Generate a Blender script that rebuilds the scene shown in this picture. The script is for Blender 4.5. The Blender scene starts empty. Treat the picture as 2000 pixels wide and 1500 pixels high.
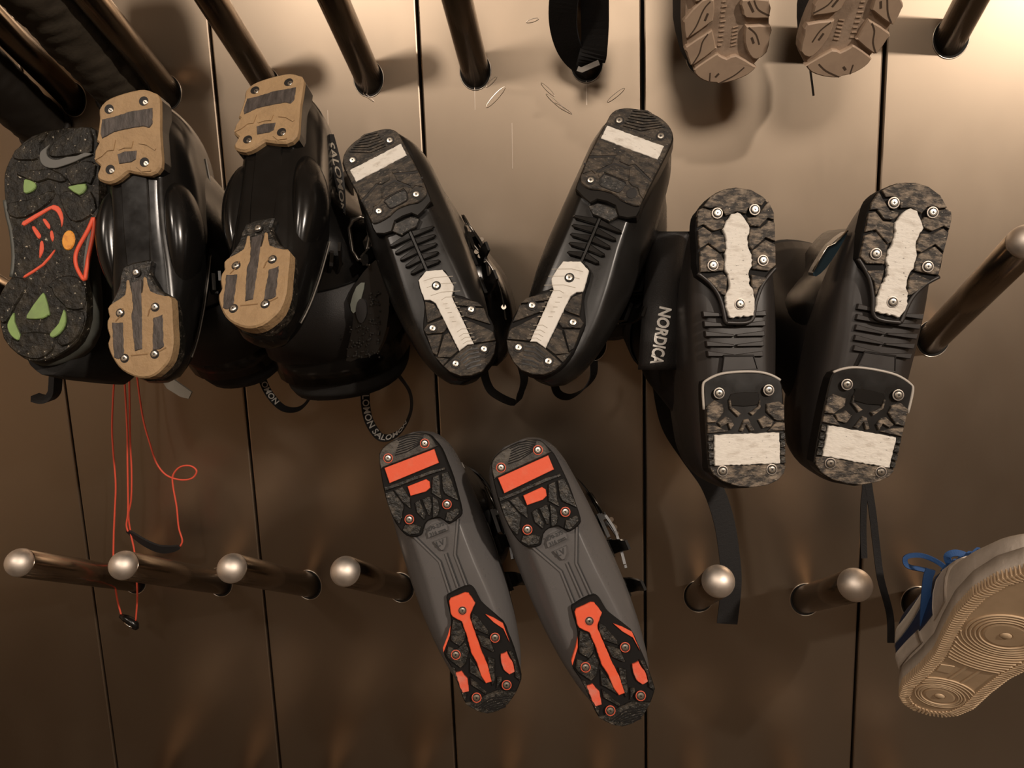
import bpy, math, random
import numpy as np
from mathutils import Matrix, Vector, noise

# ------------------------------------------------------------------ camera
SC = bpy.context.scene
COL = SC.collection
CAM_RIGHT = Vector((0.98969, 0.13904, -0.03428))
CAM_UP = Vector((0.00976, 0.17340, 0.98480))
CAM_FWD = Vector((-0.14287, 0.97499, -0.17026))
CAM_POS = Vector((0.0, -1.06758, 1.4))
FOCAL = 1482.17                       # in pixels of a 2000 px wide frame
cam_data = bpy.data.cameras.new('camera')
cam_data.sensor_fit = 'HORIZONTAL'
cam_data.sensor_width = 36.0
cam_data.lens = FOCAL / 2000 * 36.0
cam_data.clip_start = 0.02
cam = bpy.data.objects.new('camera', cam_data)
COL.objects.link(cam)
mw = Matrix.Identity(4)
for i in range(3):
    mw[i][0], mw[i][1], mw[i][2], mw[i][3] = CAM_RIGHT[i], CAM_UP[i], -CAM_FWD[i], CAM_POS[i]
cam.matrix_world = mw
SC.camera = cam

# ------------------------------------------------------------------ world, lights, exposure
SC.view_settings.view_transform = 'Standard'
SC.view_settings.look = 'None'
SC.view_settings.exposure = 0.08
SC.view_settings.gamma = 1.0
SC.view_settings.use_curve_mapping = False
world = bpy.data.worlds.new('world')
SC.world = world
world.use_nodes = True
world.node_tree.nodes['Background'].inputs[0].default_value = (1.0, 0.80, 0.62, 1)
world.node_tree.nodes['Background'].inputs[1].default_value = 0.05

def area_light(name, loc, target, size, power, color):
    d = bpy.data.lights.new(name, 'AREA')
    d.shape = 'DISK'
    d.size = size
    d.energy = power
    d.color = color
    o = bpy.data.objects.new(name, d)
    COL.objects.link(o)
    o.location = loc
    o.rotation_euler = (Vector(target) - Vector(loc)).to_track_quat('-Z', 'Y').to_euler()
    return o
area_light('ceiling_lamp_key', (2.2, -2.7, 2.95), (0.2, 0, 1.3), 0.14, 76, (1.0, 0.86, 0.73))
area_light('ceiling_lamp_side', (-1.2, -2.4, 2.9), (-0.4, 0, 1.2), 0.25, 18, (1.0, 0.86, 0.73))
area_light('ceiling_lamp_rear', (0.2, -3.6, 2.8), (0.0, 0, 1.0), 0.9, 19, (1.0, 0.86, 0.73))

# ------------------------------------------------------------------ materials
def mat(name, color, rough=0.5, metal=0.0, coat=0.0, color2=None, nscale=30.0, lo=0.45, hi=0.6,
        bump=0.0, bscale=60.0, stretch=(1, 1, 1), rough2=None, spec=0.5, detail=6.0, color3=None, nscale3=200.0, lo3=.6, hi3=.66):
    m = bpy.data.materials.new(name)
    m.use_nodes = True
    nt = m.node_tree
    b = nt.nodes['Principled BSDF']
    b.inputs['Base Color'].default_value = (*color, 1)
    b.inputs['Roughness'].default_value = rough
    b.inputs['Metallic'].default_value = metal
    b.inputs['Coat Weight'].default_value = coat
    b.inputs['Specular IOR Level'].default_value = spec
    if color2 is None and not bump and rough2 is None and color3 is None:
        return m
    tc = nt.nodes.new('ShaderNodeTexCoord')
    mp = nt.nodes.new('ShaderNodeMapping')
    mp.inputs['Scale'].default_value = stretch
    nt.links.new(tc.outputs['Object'], mp.inputs['Vector'])
    def noise_tex(sc, det=6.0):
        n = nt.nodes.new('ShaderNodeTexNoise')
        n.inputs['Scale'].default_value = sc
        n.inputs['Detail'].default_value = det
        n.inputs['Roughness'].default_value = 0.6
        nt.links.new(mp.outputs[0], n.inputs['Vector'])
        return n
    def ramp(src, a, c):
        r = nt.nodes.new('ShaderNodeMapRange')
        r.inputs['From Min'].default_value = a
        r.inputs['From Max'].default_value = c
        nt.links.new(src, r.inputs['Value'])
        return r
    if color2 is not None or rough2 is not None:
        r = ramp(noise_tex(nscale, detail).outputs['Fac'], lo, hi)
        out = None
        if color2 is not None:
            mx = nt.nodes.new('ShaderNodeMix')
            mx.data_type = 'RGBA'
            nt.links.new(r.outputs[0], mx.inputs[0])
            mx.inputs[6].default_value = (*color, 1)
            mx.inputs[7].default_value = (*color2, 1)
            out = mx.outputs[2]
            if color3 is not None:
                r3 = ramp(noise_tex(nscale3, 3.0).outputs['Fac'], lo3, hi3)
                m3 = nt.nodes.new('ShaderNodeMix')
                m3.data_type = 'RGBA'
                nt.links.new(r3.outputs[0], m3.inputs[0])
                nt.links.new(out, m3.inputs[6])
                m3.inputs[7].default_value = (*color3, 1)
                out = m3.outputs[2]
            nt.links.new(out, b.inputs['Base Color'])
        if rough2 is not None:
            rr = nt.nodes.new('ShaderNodeMapRange')
            rr.inputs['To Min'].default_value = rough
            rr.inputs['To Max'].default_value = rough2
            nt.links.new(r.outputs[0], rr.inputs['Value'])
            nt.links.new(rr.outputs[0], b.inputs['Roughness'])
    if bump:
        bn = nt.nodes.new('ShaderNodeBump')
        bn.inputs['Strength'].default_value = 1.0
        bn.inputs['Distance'].default_value = bump
        nt.links.new(noise_tex(bscale).outputs['Fac'], bn.inputs['Height'])
        nt.links.new(bn.outputs[0], b.inputs['Normal'])
    return m

M = {}
M['panel'] = mat('brushed_steel_panel', (0.43, 0.345, 0.262), 0.34, 1.0, rough2=0.40, nscale=3, lo=0.3, hi=0.7, stretch=(2, 2, 1))
M['backing'] = mat('dark_gap', (0.01, 0.008, 0.006), 0.8)
M['peg'] = mat('brushed_steel_tube', (0.40, 0.33, 0.26), 0.22, 1.0)  # same steel as the dome, colour darkened in place of dark reflections
M['dome'] = mat('brushed_steel_dome', (0.88, 0.79, 0.70), 0.50, 1.0, rough2=0.58, nscale=120, lo=.3, hi=.7)  # colour lightened in place of light from behind the camera
M['rim'] = mat('cut_steel_rim', (0.85, 0.76, 0.66), 0.3, 1.0)
M['floor'] = mat('brown_floor', (0.045, 0.031, 0.018), 0.6, color2=(0.06, 0.042, 0.026), nscale=6)
M['room'] = mat('warm_plaster', (0.58, 0.47, 0.35), 0.8, color2=(0.62, 0.50, 0.38), nscale=4)
M['ceil'] = mat('ceiling_paint', (0.45, 0.38, 0.30), 0.8, color2=(0.42, 0.35, 0.28), nscale=4)
M['gloss'] = mat('black_gloss_shell', (0.006, 0.0055, 0.005), 0.18, rough2=0.30, nscale=25, lo=.4, hi=.7)
M['satin'] = mat('black_satin_shell', (0.010, 0.009, 0.008), 0.27, rough2=0.42, nscale=25, lo=.4, hi=.7)
M['brown_shell'] = mat('worn_dark_shell', (0.026, 0.022, 0.020), 0.36, rough2=0.5, nscale=30, lo=.4, hi=.7)
M['grey_shell'] = mat('graphite_shell', (0.112, 0.106, 0.104), 0.26, rough2=0.38, nscale=18, lo=.4, hi=.7)
M['grey_raised'] = mat('graphite_relief', (0.12, 0.114, 0.112), 0.36)
M['rubber'] = mat('muddy_black_rubber', (0.016, 0.013, 0.010), 0.5, color2=(0.12, 0.092, 0.064), nscale=70, lo=0.42, hi=0.74, bump=0.0013, bscale=200, stretch=(1, 2.4, 1), color3=(0.27, 0.22, 0.165), nscale3=260, lo3=.60, hi3=.74)
M['rubber_black'] = mat('black_rubber', (0.009, 0.008, 0.007), 0.25)
M['rubber_scuff'] = mat('scuffed_black_rubber', (0.024, 0.019, 0.015), 0.5, color2=(0.30, 0.235, 0.17), nscale=90, lo=0.44, hi=0.68, bump=0.0011, bscale=260, stretch=(1, 2.2, 1), color3=(0.36, .31, .24), nscale3=300, lo3=.62, hi3=.7)
M['rubber_scuff_dark'] = mat('grey_scuffed_rubber', (0.035, 0.030, 0.025), 0.5, color2=(0.12, 0.105, 0.085), nscale=90, lo=0.42, hi=0.7, bump=0.0008, bscale=260)
M['rubber_dark'] = mat('dark_worn_rubber', (0.011, 0.010, 0.008), 0.34, color2=(0.09, 0.075, 0.058), nscale=120, lo=0.50, hi=0.70, bump=0.0010, bscale=260, color3=(0.26, .23, .19), nscale3=360, lo3=.64, hi3=.7)
M['white'] = mat('scuffed_white_rubber', (0.78, 0.74, 0.67), 0.6, color2=(0.46, 0.40, 0.33), nscale=70, lo=0.50, hi=0.80, bump=0.0006, bscale=160, stretch=(1, 2.5, 1), color3=(0.13, .11, .09), nscale3=190, lo3=.66, hi3=.72)
M['white_clean'] = mat('white_rubber', (0.80, 0.77, 0.71), 0.55, color2=(0.62, 0.57, 0.50), nscale=60, lo=0.5, hi=0.8, bump=0.0003, bscale=200)
M['red'] = mat('orange_red_plastic', (0.86, 0.115, 0.045), 0.5, color2=(0.80, 0.17, 0.09), nscale=60, lo=.5, hi=.75, bump=0.0002, bscale=200)
M['red_scuffed'] = mat('scuffed_red_plastic', (0.80, 0.12, 0.06), 0.55, color2=(0.62, 0.25, 0.19), nscale=60, lo=.45, hi=.7, bump=0.0005, bscale=200)
M['tan'] = mat('tan_rubber', (0.40, 0.265, 0.138), 0.65, color2=(0.33, 0.215, 0.112), nscale=35, lo=.4, hi=.7, bump=0.0032, bscale=45)
M['tan_light'] = mat('pale_tan_rubber', (0.42, 0.30, 0.16), 0.62, color2=(0.34, 0.24, 0.13), nscale=35, lo=.4, hi=.7, bump=0.0008, bscale=70)
M['tan_line'] = mat('tan_crease', (0.24, 0.14, 0.06), 0.7)
M['grey_insert'] = mat('grey_rubber_insert', (0.050, 0.041, 0.036), 0.5, color2=(0.115, 0.095, 0.085), nscale=50, lo=.4, hi=.75, bump=0.0010, bscale=120, stretch=(3, 1, 1))
M['screw'] = mat('zinc_screw', (0.80, 0.76, 0.68), 0.28, 1.0)
M['groove_black'] = mat('matte_black_base', (0.006, 0.005, 0.0045), 0.7, spec=0.25)
M['matte_black'] = mat('matte_black_cuff', (0.007, 0.006, 0.006), 0.5, spec=0.3)
M['hole'] = mat('recess_shade', (0.010, 0.008, 0.007), 0.6)  # near black, stands in for the shade inside holes and grooves
M['ring_red'] = mat('orange_ring', (0.70, 0.11, 0.05), 0.5)
M['ring_silver'] = mat('washer', (0.42, 0.37, 0.32), 0.45, 0.9)
M['seam'] = mat('shell_edge', (0.22, 0.20, 0.175), 0.3)
M['rim_grey'] = mat('pale_rim', (0.46, 0.42, 0.37), 0.4)
M['webbing'] = mat('black_webbing', (0.010, 0.009, 0.009), 0.75, bump=0.0004, bscale=500)
M['strap'] = mat('black_strap', (0.016, 0.014, 0.013), 0.5, bump=0.0004, bscale=600, stretch=(1, 1, 3))
M['liner'] = mat('black_liner', (0.010, 0.009, 0.008), 0.85, bump=0.001, bscale=60)
M['print'] = mat('white_print', (0.80, 0.77, 0.72), 0.6)
M['print_grey'] = mat('grey_print', (0.42, 0.37, 0.30), 0.6)
M['print_dark'] = mat('dark_embossing', (0.030, 0.030, 0.031), 0.5)
M['buckle'] = mat('dark_buckle_metal', (0.20, 0.185, 0.165), 0.25, 0.9)
M['buckle_black'] = mat('black_buckle', (0.012, 0.011, 0.010), 0.22)
M['chrome'] = mat('polished_wire', (0.68, 0.62, 0.54), 0.2, 1.0)
M['blue_gloss'] = mat('dark_blue_gloss', (0.022, 0.045, 0.062), 0.12)
M['plate_green'] = mat('grey_green_plate', (0.16, 0.17, 0.145), 0.3)
M['flap'] = mat('brown_fabric_flap', (0.10, 0.078, 0.06), 0.8)
M['snk_rubber'] = mat('sneaker_gritty_rubber', (0.009, 0.0075, 0.005), 0.42, color2=(0.048, 0.039, 0.026), nscale=60, lo=0.46, hi=0.74, spec=0.35, bump=0.0025, bscale=110, color3=(0.45, .40, .31), nscale3=240, lo3=.66, hi3=.71)
M['snk_black'] = mat('sneaker_black_foam', (0.016, 0.015, 0.013), 0.5, bump=.0006, bscale=90)
M['snk_grey'] = mat('sneaker_midsole', (0.085, 0.088, 0.076), 0.5, color2=(.06, .062, .052), nscale=20)
M['snk_up'] = mat('sneaker_knit', (0.010, 0.009, 0.008), 0.85, bump=.0006, bscale=200)
M['green'] = mat('green_rubber', (0.26, 0.40, 0.13), 0.6, color2=(0.22, 0.32, 0.12), nscale=30)
M['snk_red'] = mat('coral_rubber', (0.82, 0.105, 0.045), 0.5)
M['orange'] = mat('orange_badge', (0.85, 0.36, 0.04), 0.5, color2=(0.70, .26, .03), nscale=160, lo=.5, hi=.6)
M['logo_grey'] = mat('grey_logo', (0.115, 0.112, 0.10), 0.5)
M['brown'] = mat('taupe_rubber', (0.42, 0.305, 0.215), 0.6, color2=(0.37, 0.265, 0.19), nscale=20)
M['brown_base'] = mat('taupe_base', (0.38, 0.28, 0.205), 0.6, color2=(0.31, 0.225, 0.16), nscale=60, bump=.0006, bscale=150)
M['brown_cut'] = mat('taupe_cut', (0.075, 0.048, 0.03), 0.7)
M['brown_up'] = mat('charcoal_mesh', (0.045, 0.040, 0.036), 0.8, bump=.0008, bscale=300)
M['gum'] = mat('gum_rubber', (0.60, 0.43, 0.27), 0.6, color2=(0.53, 0.375, 0.23), nscale=20)
M['gum_ridge'] = mat('gum_rubber_ridge', (0.64, 0.47, 0.30), 0.55)
M['leather'] = mat('off_white_leather', (0.66, 0.58, 0.50), 0.55, color2=(0.56, 0.49, 0.42), nscale=20, bump=.0006, bscale=120)
M['leather_white'] = mat('white_leather', (0.74, 0.68, 0.60), 0.5, bump=.0003, bscale=300)
M['navy'] = mat('navy_leather', (0.012, 0.028, 0.085), 0.5, bump=.0003, bscale=300)
M['lace_blue'] = mat('blue_lace', (0.022, 0.080, 0.235), 0.75, bump=.0004, bscale=500)
M['suede'] = mat('dark_brown_suede', (0.036, 0.027, 0.016), 0.85, color2=(0.045, .034, .021), nscale=30, bump=.001, bscale=90)
M['boot_dark'] = mat('near_black_rubber', (0.012, 0.009, 0.006), 0.6)
M['cord'] = mat('coral_red_cord', (0.80, 0.105, 0.055), 0.6)
M['tag'] = mat('pale_plastic_tag', (0.36, 0.33, 0.28), 0.5)

# ------------------------------------------------------------------ helpers
def at(px, py, y):
    """world point on the vertical plane y = const that lies behind a picture position"""
    r = CAM_FWD + CAM_RIGHT * ((px - 1000) / FOCAL) - CAM_UP * ((py - 750) / FOCAL)
    return CAM_POS + r * ((y - CAM_POS.y) / r.y)

def tag(o, label=None, cat=None, group=None, kind=None):
    if label: o['label'] = label
    if cat: o['category'] = cat
    if group: o['group'] = group
    if kind: o['kind'] = kind
    return o

def obj(name, verts, faces, material, parent=None, smooth=False, mats=None, fmat=None):
    me = bpy.data.meshes.new(name)
    me.from_pydata([tuple(v) for v in verts], [], faces)
    ms = mats if mats else [material]
    for m_ in ms: me.materials.append(m_)
    if fmat: me.polygons.foreach_set('material_index', fmat)
    if smooth: me.polygons.foreach_set('use_smooth', [True] * len(me.polygons))
    me.validate()
    me.update()
    o = bpy.data.objects.new(name, me)
    COL.objects.link(o)
    if parent is not None: o.parent = parent
    return o

def share(name, me, parent, loc, rotz=0.0):
    o = bpy.data.objects.new(name, me)
    COL.objects.link(o)
    o.parent = parent
    o.location = loc
    o.rotation_euler = (0, 0, rotz)
    return o

def empty(name, mat4):
    o = bpy.data.objects.new(name, None)
    o.empty_display_size = 0.03
    COL.objects.link(o)
    o.matrix_world = mat4
    return o

def area2(p):
    return 0.5 * sum(p[i][0] * p[(i + 1) % len(p)][1] - p[(i + 1) % len(p)][0] * p[i][1] for i in range(len(p)))

def prism(pts, z0, z1, bev=0.6):
    """outline in mm -> solid between depth z0 (sole side) and z1, all mm; returns metres"""
    p = [tuple(q) for q in pts]
    if area2(p) < 0: p = p[::-1]
    n = len(p)
    ins = []
    for i in range(n):
        a, b, c = p[i - 1], p[i], p[(i + 1) % n]
        e1 = (b[0] - a[0], b[1] - a[1]); e2 = (c[0] - b[0], c[1] - b[1])
        l1 = math.hypot(*e1) or 1; l2 = math.hypot(*e2) or 1
        nx = -(e1[1] / l1 + e2[1] / l2); ny = e1[0] / l1 + e2[0] / l2
        l = math.hypot(nx, ny) or 1
        ins.append((b[0] + nx / l * bev, b[1] + ny / l * bev))
    v = [(x / 1000, y / 1000, z0 / 1000) for x, y in ins]
    v += [(x / 1000, y / 1000, (z0 + bev) / 1000) for x, y in p]
    v += [(x / 1000, y / 1000, z1 / 1000) for x, y in p]
    f = [tuple(range(n))[::-1], tuple(range(2 * n, 3 * n))]
    for r in range(2):
        for i in range(n):
            j = (i + 1) % n
            f.append((r * n + i, r * n + j, (r + 1) * n + j, (r + 1) * n + i))
    return v, f

def jag(pts, amp, step=2.2, seed=1):
    rnd = random.Random(seed)
    out = []
    n = len(pts)
    for i in range(n):
        a, b = pts[i], pts[(i + 1) % n]
        l = math.hypot(b[0] - a[0], b[1] - a[1])
        k = max(1, int(l / step))
        for j in range(k):
            t = j / k
            q = (a[0] + (b[0] - a[0]) * t, a[1] + (b[1] - a[1]) * t)
            if j: q = (q[0] + rnd.uniform(-amp, amp), q[1] + rnd.uniform(-amp, amp))
            out.append(q)
    return out

def smooth_poly(pts, k=3):
    n = len(pts)
    out = []
    for i in range(n):
        p0, p1, p2, p3 = [Vector(pts[(i + d) % n]) for d in (-1, 0, 1, 2)]
        for j in range(k):
            t = j / k
            out.append(tuple(0.5 * ((2 * p1) + (p2 - p0) * t + (2 * p0 - 5 * p1 + 4 * p2 - p3) * t * t + (3 * p1 - p0 - 3 * p2 + p3) * t ** 3)))
    return out

def curve(pts, k=6):
    pts = [Vector(p) for p in pts]
    out = []
    n = len(pts)
    for i in range(n - 1):
        p0 = pts[max(i - 1, 0)]; p1 = pts[i]; p2 = pts[i + 1]; p3 = pts[min(i + 2, n - 1)]
        for j in range(k):
            t = j / k
            out.append(0.5 * ((2 * p1) + (p2 - p0) * t + (2 * p0 - 5 * p1 + 4 * p2 - p3) * t * t + (3 * p1 - p0 - 3 * p2 + p3) * t ** 3))
    out.append(pts[-1])
    return out

class MB:
    """collects geometry of one part"""
    def __init__(s): s.v = []; s.f = []; s.m = []
    def add(s, vf, mi=0):
        v, f = vf
        b = len(s.v)
        s.v += [tuple(q) for q in v]
        s.f += [tuple(i + b for i in q) for q in f]
        s.m += [mi] * len(f)
        return s
    def build(s, name, material, parent=None, smooth=False, mats=None):
        return obj(name, s.v, s.f, material, parent, smooth, mats, s.m if mats else None)

def tube(pts, r, n=8, closed=False):
    pts = [Vector(p) for p in pts]
    rr = r if isinstance(r, (list, tuple)) else [r] * len(pts)
    v = []; f = []
    m_ = len(pts)
    ref = None
    for i, p in enumerate(pts):
        a = pts[i - 1] if (i > 0 or closed) else p
        b = pts[(i + 1) % m_] if (i < m_ - 1 or closed) else p
        t = (b - a).normalized() if (b - a).length > 1e-9 else Vector((0, 0, 1))
        if ref is None:
            ref = t.orthogonal().normalized()
        ref = (ref - t * ref.dot(t)).normalized()
        w = t.cross(ref)
        for k in range(n):
            q = 2 * math.pi * k / n
            v.append(p + (ref * math.cos(q) + w * math.sin(q)) * rr[i])
    for i in range(m_ if closed else m_ - 1):
        for k in range(n):
            i2 = (i + 1) % m_
            f.append((i * n + k, i * n + (k + 1) % n, i2 * n + (k + 1) % n, i2 * n + k))
    if not closed:
        f.append(tuple(range(n))[::-1]); f.append(tuple(range((m_ - 1) * n, m_ * n)))
    return v, f

def ribbon(pts, wdirs, width, th):
    """flat band swept along pts; wdirs gives the direction of its width (one or per point)"""
    pts = [Vector(p) for p in pts]
    m_ = len(pts)
    v = []; f = []
    for i, p in enumerate(pts):
        t = (pts[min(i + 1, m_ - 1)] - pts[max(i - 1, 0)]).normalized()
        wd = Vector(wdirs[i] if isinstance(wdirs, list) else wdirs)
        wd = (wd - t * wd.dot(t)).normalized()
        nn = t.cross(wd)
        wv = width[i] if isinstance(width, list) else width
        for a, b in ((-1, -1), (1, -1), (1, 1), (-1, 1)):
            v.append(p + wd * (a * wv / 2) + nn * (b * th / 2))
    for i in range(m_ - 1):
        for k in range(4):
            f.append((i * 4 + k, i * 4 + (k + 1) % 4, i * 4 + 4 + (k + 1) % 4, i * 4 + 4 + k))
    f.append((3, 2, 1, 0)); b = (m_ - 1) * 4; f.append((b, b + 1, b + 2, b + 3))
    return v, f

def flat_line(pts, width, z0, z1):
    """thin bar along a polyline in mm on the sole plane"""
    p = [(x / 1000, y / 1000, (z0 + z1) / 2000) for x, y in pts]
    return ribbon3(p, width / 1000, abs(z1 - z0) / 1000)

def ribbon3(p, w, th):
    p = [Vector(q) for q in p]
    v = []; f = []
    m_ = len(p)
    for i, q in enumerate(p):
        t1 = (p[i] - p[i - 1]).normalized() if i else (p[1] - p[0]).normalized()
        t2 = (p[i + 1] - p[i]).normalized() if i < m_ - 1 else t1
        t = (t1 + t2).normalized()
        s = Vector((-t.y, t.x, 0))
        k = 1 / max(0.45, s.dot(Vector((-t1.y, t1.x, 0))))
        for a, b in ((-1, -1), (1, -1), (1, 1), (-1, 1)):
            v.append(q + s * (a * w / 2 * k) + Vector((0, 0, b * th / 2)))
    for i in range(m_ - 1):
        for k in range(4):
            f.append((i * 4 + k, i * 4 + (k + 1) % 4, i * 4 + 4 + (k + 1) % 4, i * 4 + 4 + k))
    f.append((3, 2, 1, 0)); b = (m_ - 1) * 4; f.append((b, b + 1, b + 2, b + 3))
    return v, f

def box(cx, cy, cz, sx, sy, sz):
    v = [(cx + a * sx / 2, cy + b * sy / 2, cz + c * sz / 2) for c in (-1, 1) for a, b in ((-1, -1), (1, -1), (1, 1), (-1, 1))]
    return v, [(3, 2, 1, 0), (4, 5, 6, 7), (0, 1, 5, 4), (1, 2, 6, 5), (2, 3, 7, 6), (3, 0, 4, 7)]

def loft(rings, cap0=True, cap1=True):
    n = len(rings[0])
    v = [q for r in rings for q in r]
    f = []
    for i in range(len(rings) - 1):
        for k in range(n):
            f.append((i * n + k, i * n + (k + 1) % n, (i + 1) * n + (k + 1) % n, (i + 1) * n + k))
    if cap0:
        v.append(sum((Vector(q) for q in rings[0]), Vector()) / n)
        f += [(len(v) - 1, (k + 1) % n, k) for k in range(n)]
    if cap1:
        b = (len(rings) - 1) * n
        v.append(sum((Vector(q) for q in rings[-1]), Vector()) / n)
        f += [(len(v) - 1, b + k, b + (k + 1) % n) for k in range(n)]
    return v, f

def text_geo(txt, size, ext=0.0004, bold=0.0, shear=0.0):
    c = bpy.data.curves.new('lettering', 'FONT')
    c.body = txt
    c.size = size
    c.extrude = ext
    c.offset = bold
    c.shear = shear
    c.align_x = 'CENTER'; c.align_y = 'CENTER'
    c.resolution_u = 3
    o = bpy.data.objects.new('lettering', c)
    COL.objects.link(o)
    bpy.context.view_layer.update()
    me = o.evaluated_get(bpy.context.evaluated_depsgraph_get()).to_mesh()
    v = [tuple(q.co) for q in me.vertices]
    f = [tuple(p.vertices) for p in me.polygons]
    bpy.data.objects.remove(o)
    bpy.data.curves.remove(c)
    return v, f

def xform(vf, o, ex, ey, ez):
    v, f = vf
    o, ex, ey, ez = Vector(o), Vector(ex), Vector(ey), Vector(ez)
    return [o + ex * q[0] + ey * q[1] + ez * q[2] for q in v], f

def to_local(vf, root):
    inv = root.matrix_world.inverted()
    v, f = vf
    return [inv @ Vector(q) for q in v], f

def interp(tab, t):
    xs = [r[0] for r in tab]
    out = []
    for c in range(1, len(tab[0])):
        ys = [r[c] for r in tab]
        out.append(float(sum(np.interp(t + d, xs, ys) for d in (-.02, 0, .02)) / 3 if .04 < t < .96 else np.interp(t, xs, ys)))
    return out

class Body:
    """closed body lofted along local y; rows of tab: t, half sole width, half max width, height of max width, top, bottom, centre shift"""
    def __init__(s, y0, y1, tab): s.y0, s.y1, s.tab = y0, y1, tab
    def pt(s, t, a, off=0.0):
        wb, wm, hm, ht, z0, cx = interp(s.tab, t)
        c = [(0, z0), (wb * .7, z0), (wb, z0 + .004), (wm, hm), (wm * .90, hm + (ht - hm) * .5), (wm * .55, hm + (ht - hm) * .9), (0, ht),
             (-wm * .55, hm + (ht - hm) * .9), (-wm * .90, hm + (ht - hm) * .5), (-wm, hm), (-wb, z0 + .004), (-wb * .7, z0)]
        u = (a % 1.0) * 12
        i = int(u); f = u - i
        p0, p1, p2, p3 = [Vector((*c[(i + d) % 12], 0)) for d in (-1, 0, 1, 2)]
        q = 0.5 * ((2 * p1) + (p2 - p0) * f + (2 * p0 - 5 * p1 + 4 * p2 - p3) * f * f + (3 * p1 - p0 - 3 * p2 + p3) * f ** 3)
        if off:
            d = Vector((q.x, q.y - (z0 + ht) / 2, 0))
            d.normalize()
            q = q + d * off
        return Vector((q.x + cx, s.y0 + (s.y1 - s.y0) * t, q.y))
    def geo(s, nt=34, na=36):
        ts = [(1 - math.cos(math.pi * k / nt)) / 2 for k in range(nt + 1)]
        return loft([[s.pt(t, k / na) for k in range(na)] for t in ts])

# ------------------------------------------------------------------ shared small meshes
def disc_rings(prof, n=16):
    return loft([[(r * math.cos(2 * math.pi * k / n), r * math.sin(2 * math.pi * k / n), z) for k in range(n)] for r, z in prof], True, True)

def screw_mesh(name, ring):
    b = MB()
    b.add(disc_rings([(5.2e-3, .0), (5.2e-3, -0.5e-3), (4.7e-3, -0.6e-3)]) if ring else disc_rings([(4.9e-3, 0), (4.9e-3, -.12e-3)]), 1)
    if ring: b.add(disc_rings([(4.3e-3, -.6e-3), (4.3e-3, -.7e-3)]), 2)
    b.add(disc_rings([(3.35e-3, 0), (3.35e-3, -1.1e-3), (2.9e-3, -1.5e-3), (1.8e-3, -1.65e-3)]), 0)
    for q in (0, math.pi / 2):
        v, f = box(0, 0, -1.65e-3, 2.4e-3, .7e-3, .1e-3)
        b.add(([(x * math.cos(q) - y * math.sin(q), x * math.sin(q) + y * math.cos(q), z) for x, y, z in v], f), 2)
    me = bpy.data.meshes.new(name)
    me.from_pydata(b.v, [], b.f)
    for m_ in (M['screw'], ring or M['hole'], M['hole']): me.materials.append(m_)
    me.polygons.foreach_set('material_index', b.m)
    me.update()
    return me
SCREW = screw_mesh('screw', None)
def deep_screw():
    b = MB()
    b.add(disc_rings([(5.3e-3, 0), (5.3e-3, -.15e-3)]), 1)  # flat dark disc; its bare crescent paints the shade of a deep hole
    b.add(xform(disc_rings([(2.9e-3, 0), (2.9e-3, -.5e-3), (2.4e-3, -.8e-3)]), (.0019, .0019, 0), (1, 0, 0), (0, 1, 0), (0, 0, 1)), 0)
    b.add(xform(box(0, 0, -.85e-3, 3.6e-3, .8e-3, .1e-3), (.0019, .0019, 0), (.7, .7, 0), (-.7, .7, 0), (0, 0, 1)), 1)
    me = bpy.data.meshes.new('deep_screw')
    me.from_pydata([tuple(q) for q in b.v], [], b.f)
    for m_ in (M['screw'], M['hole']): me.materials.append(m_)
    me.polygons.foreach_set('material_index', b.m)
    me.update()
    return me
SCREW_DEEP = deep_screw()
SCREW_RED = screw_mesh('screw_red_ring', M['ring_red'])
SCREW_SILVER = screw_mesh('screw_silver_ring', M['ring_silver'])

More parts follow.
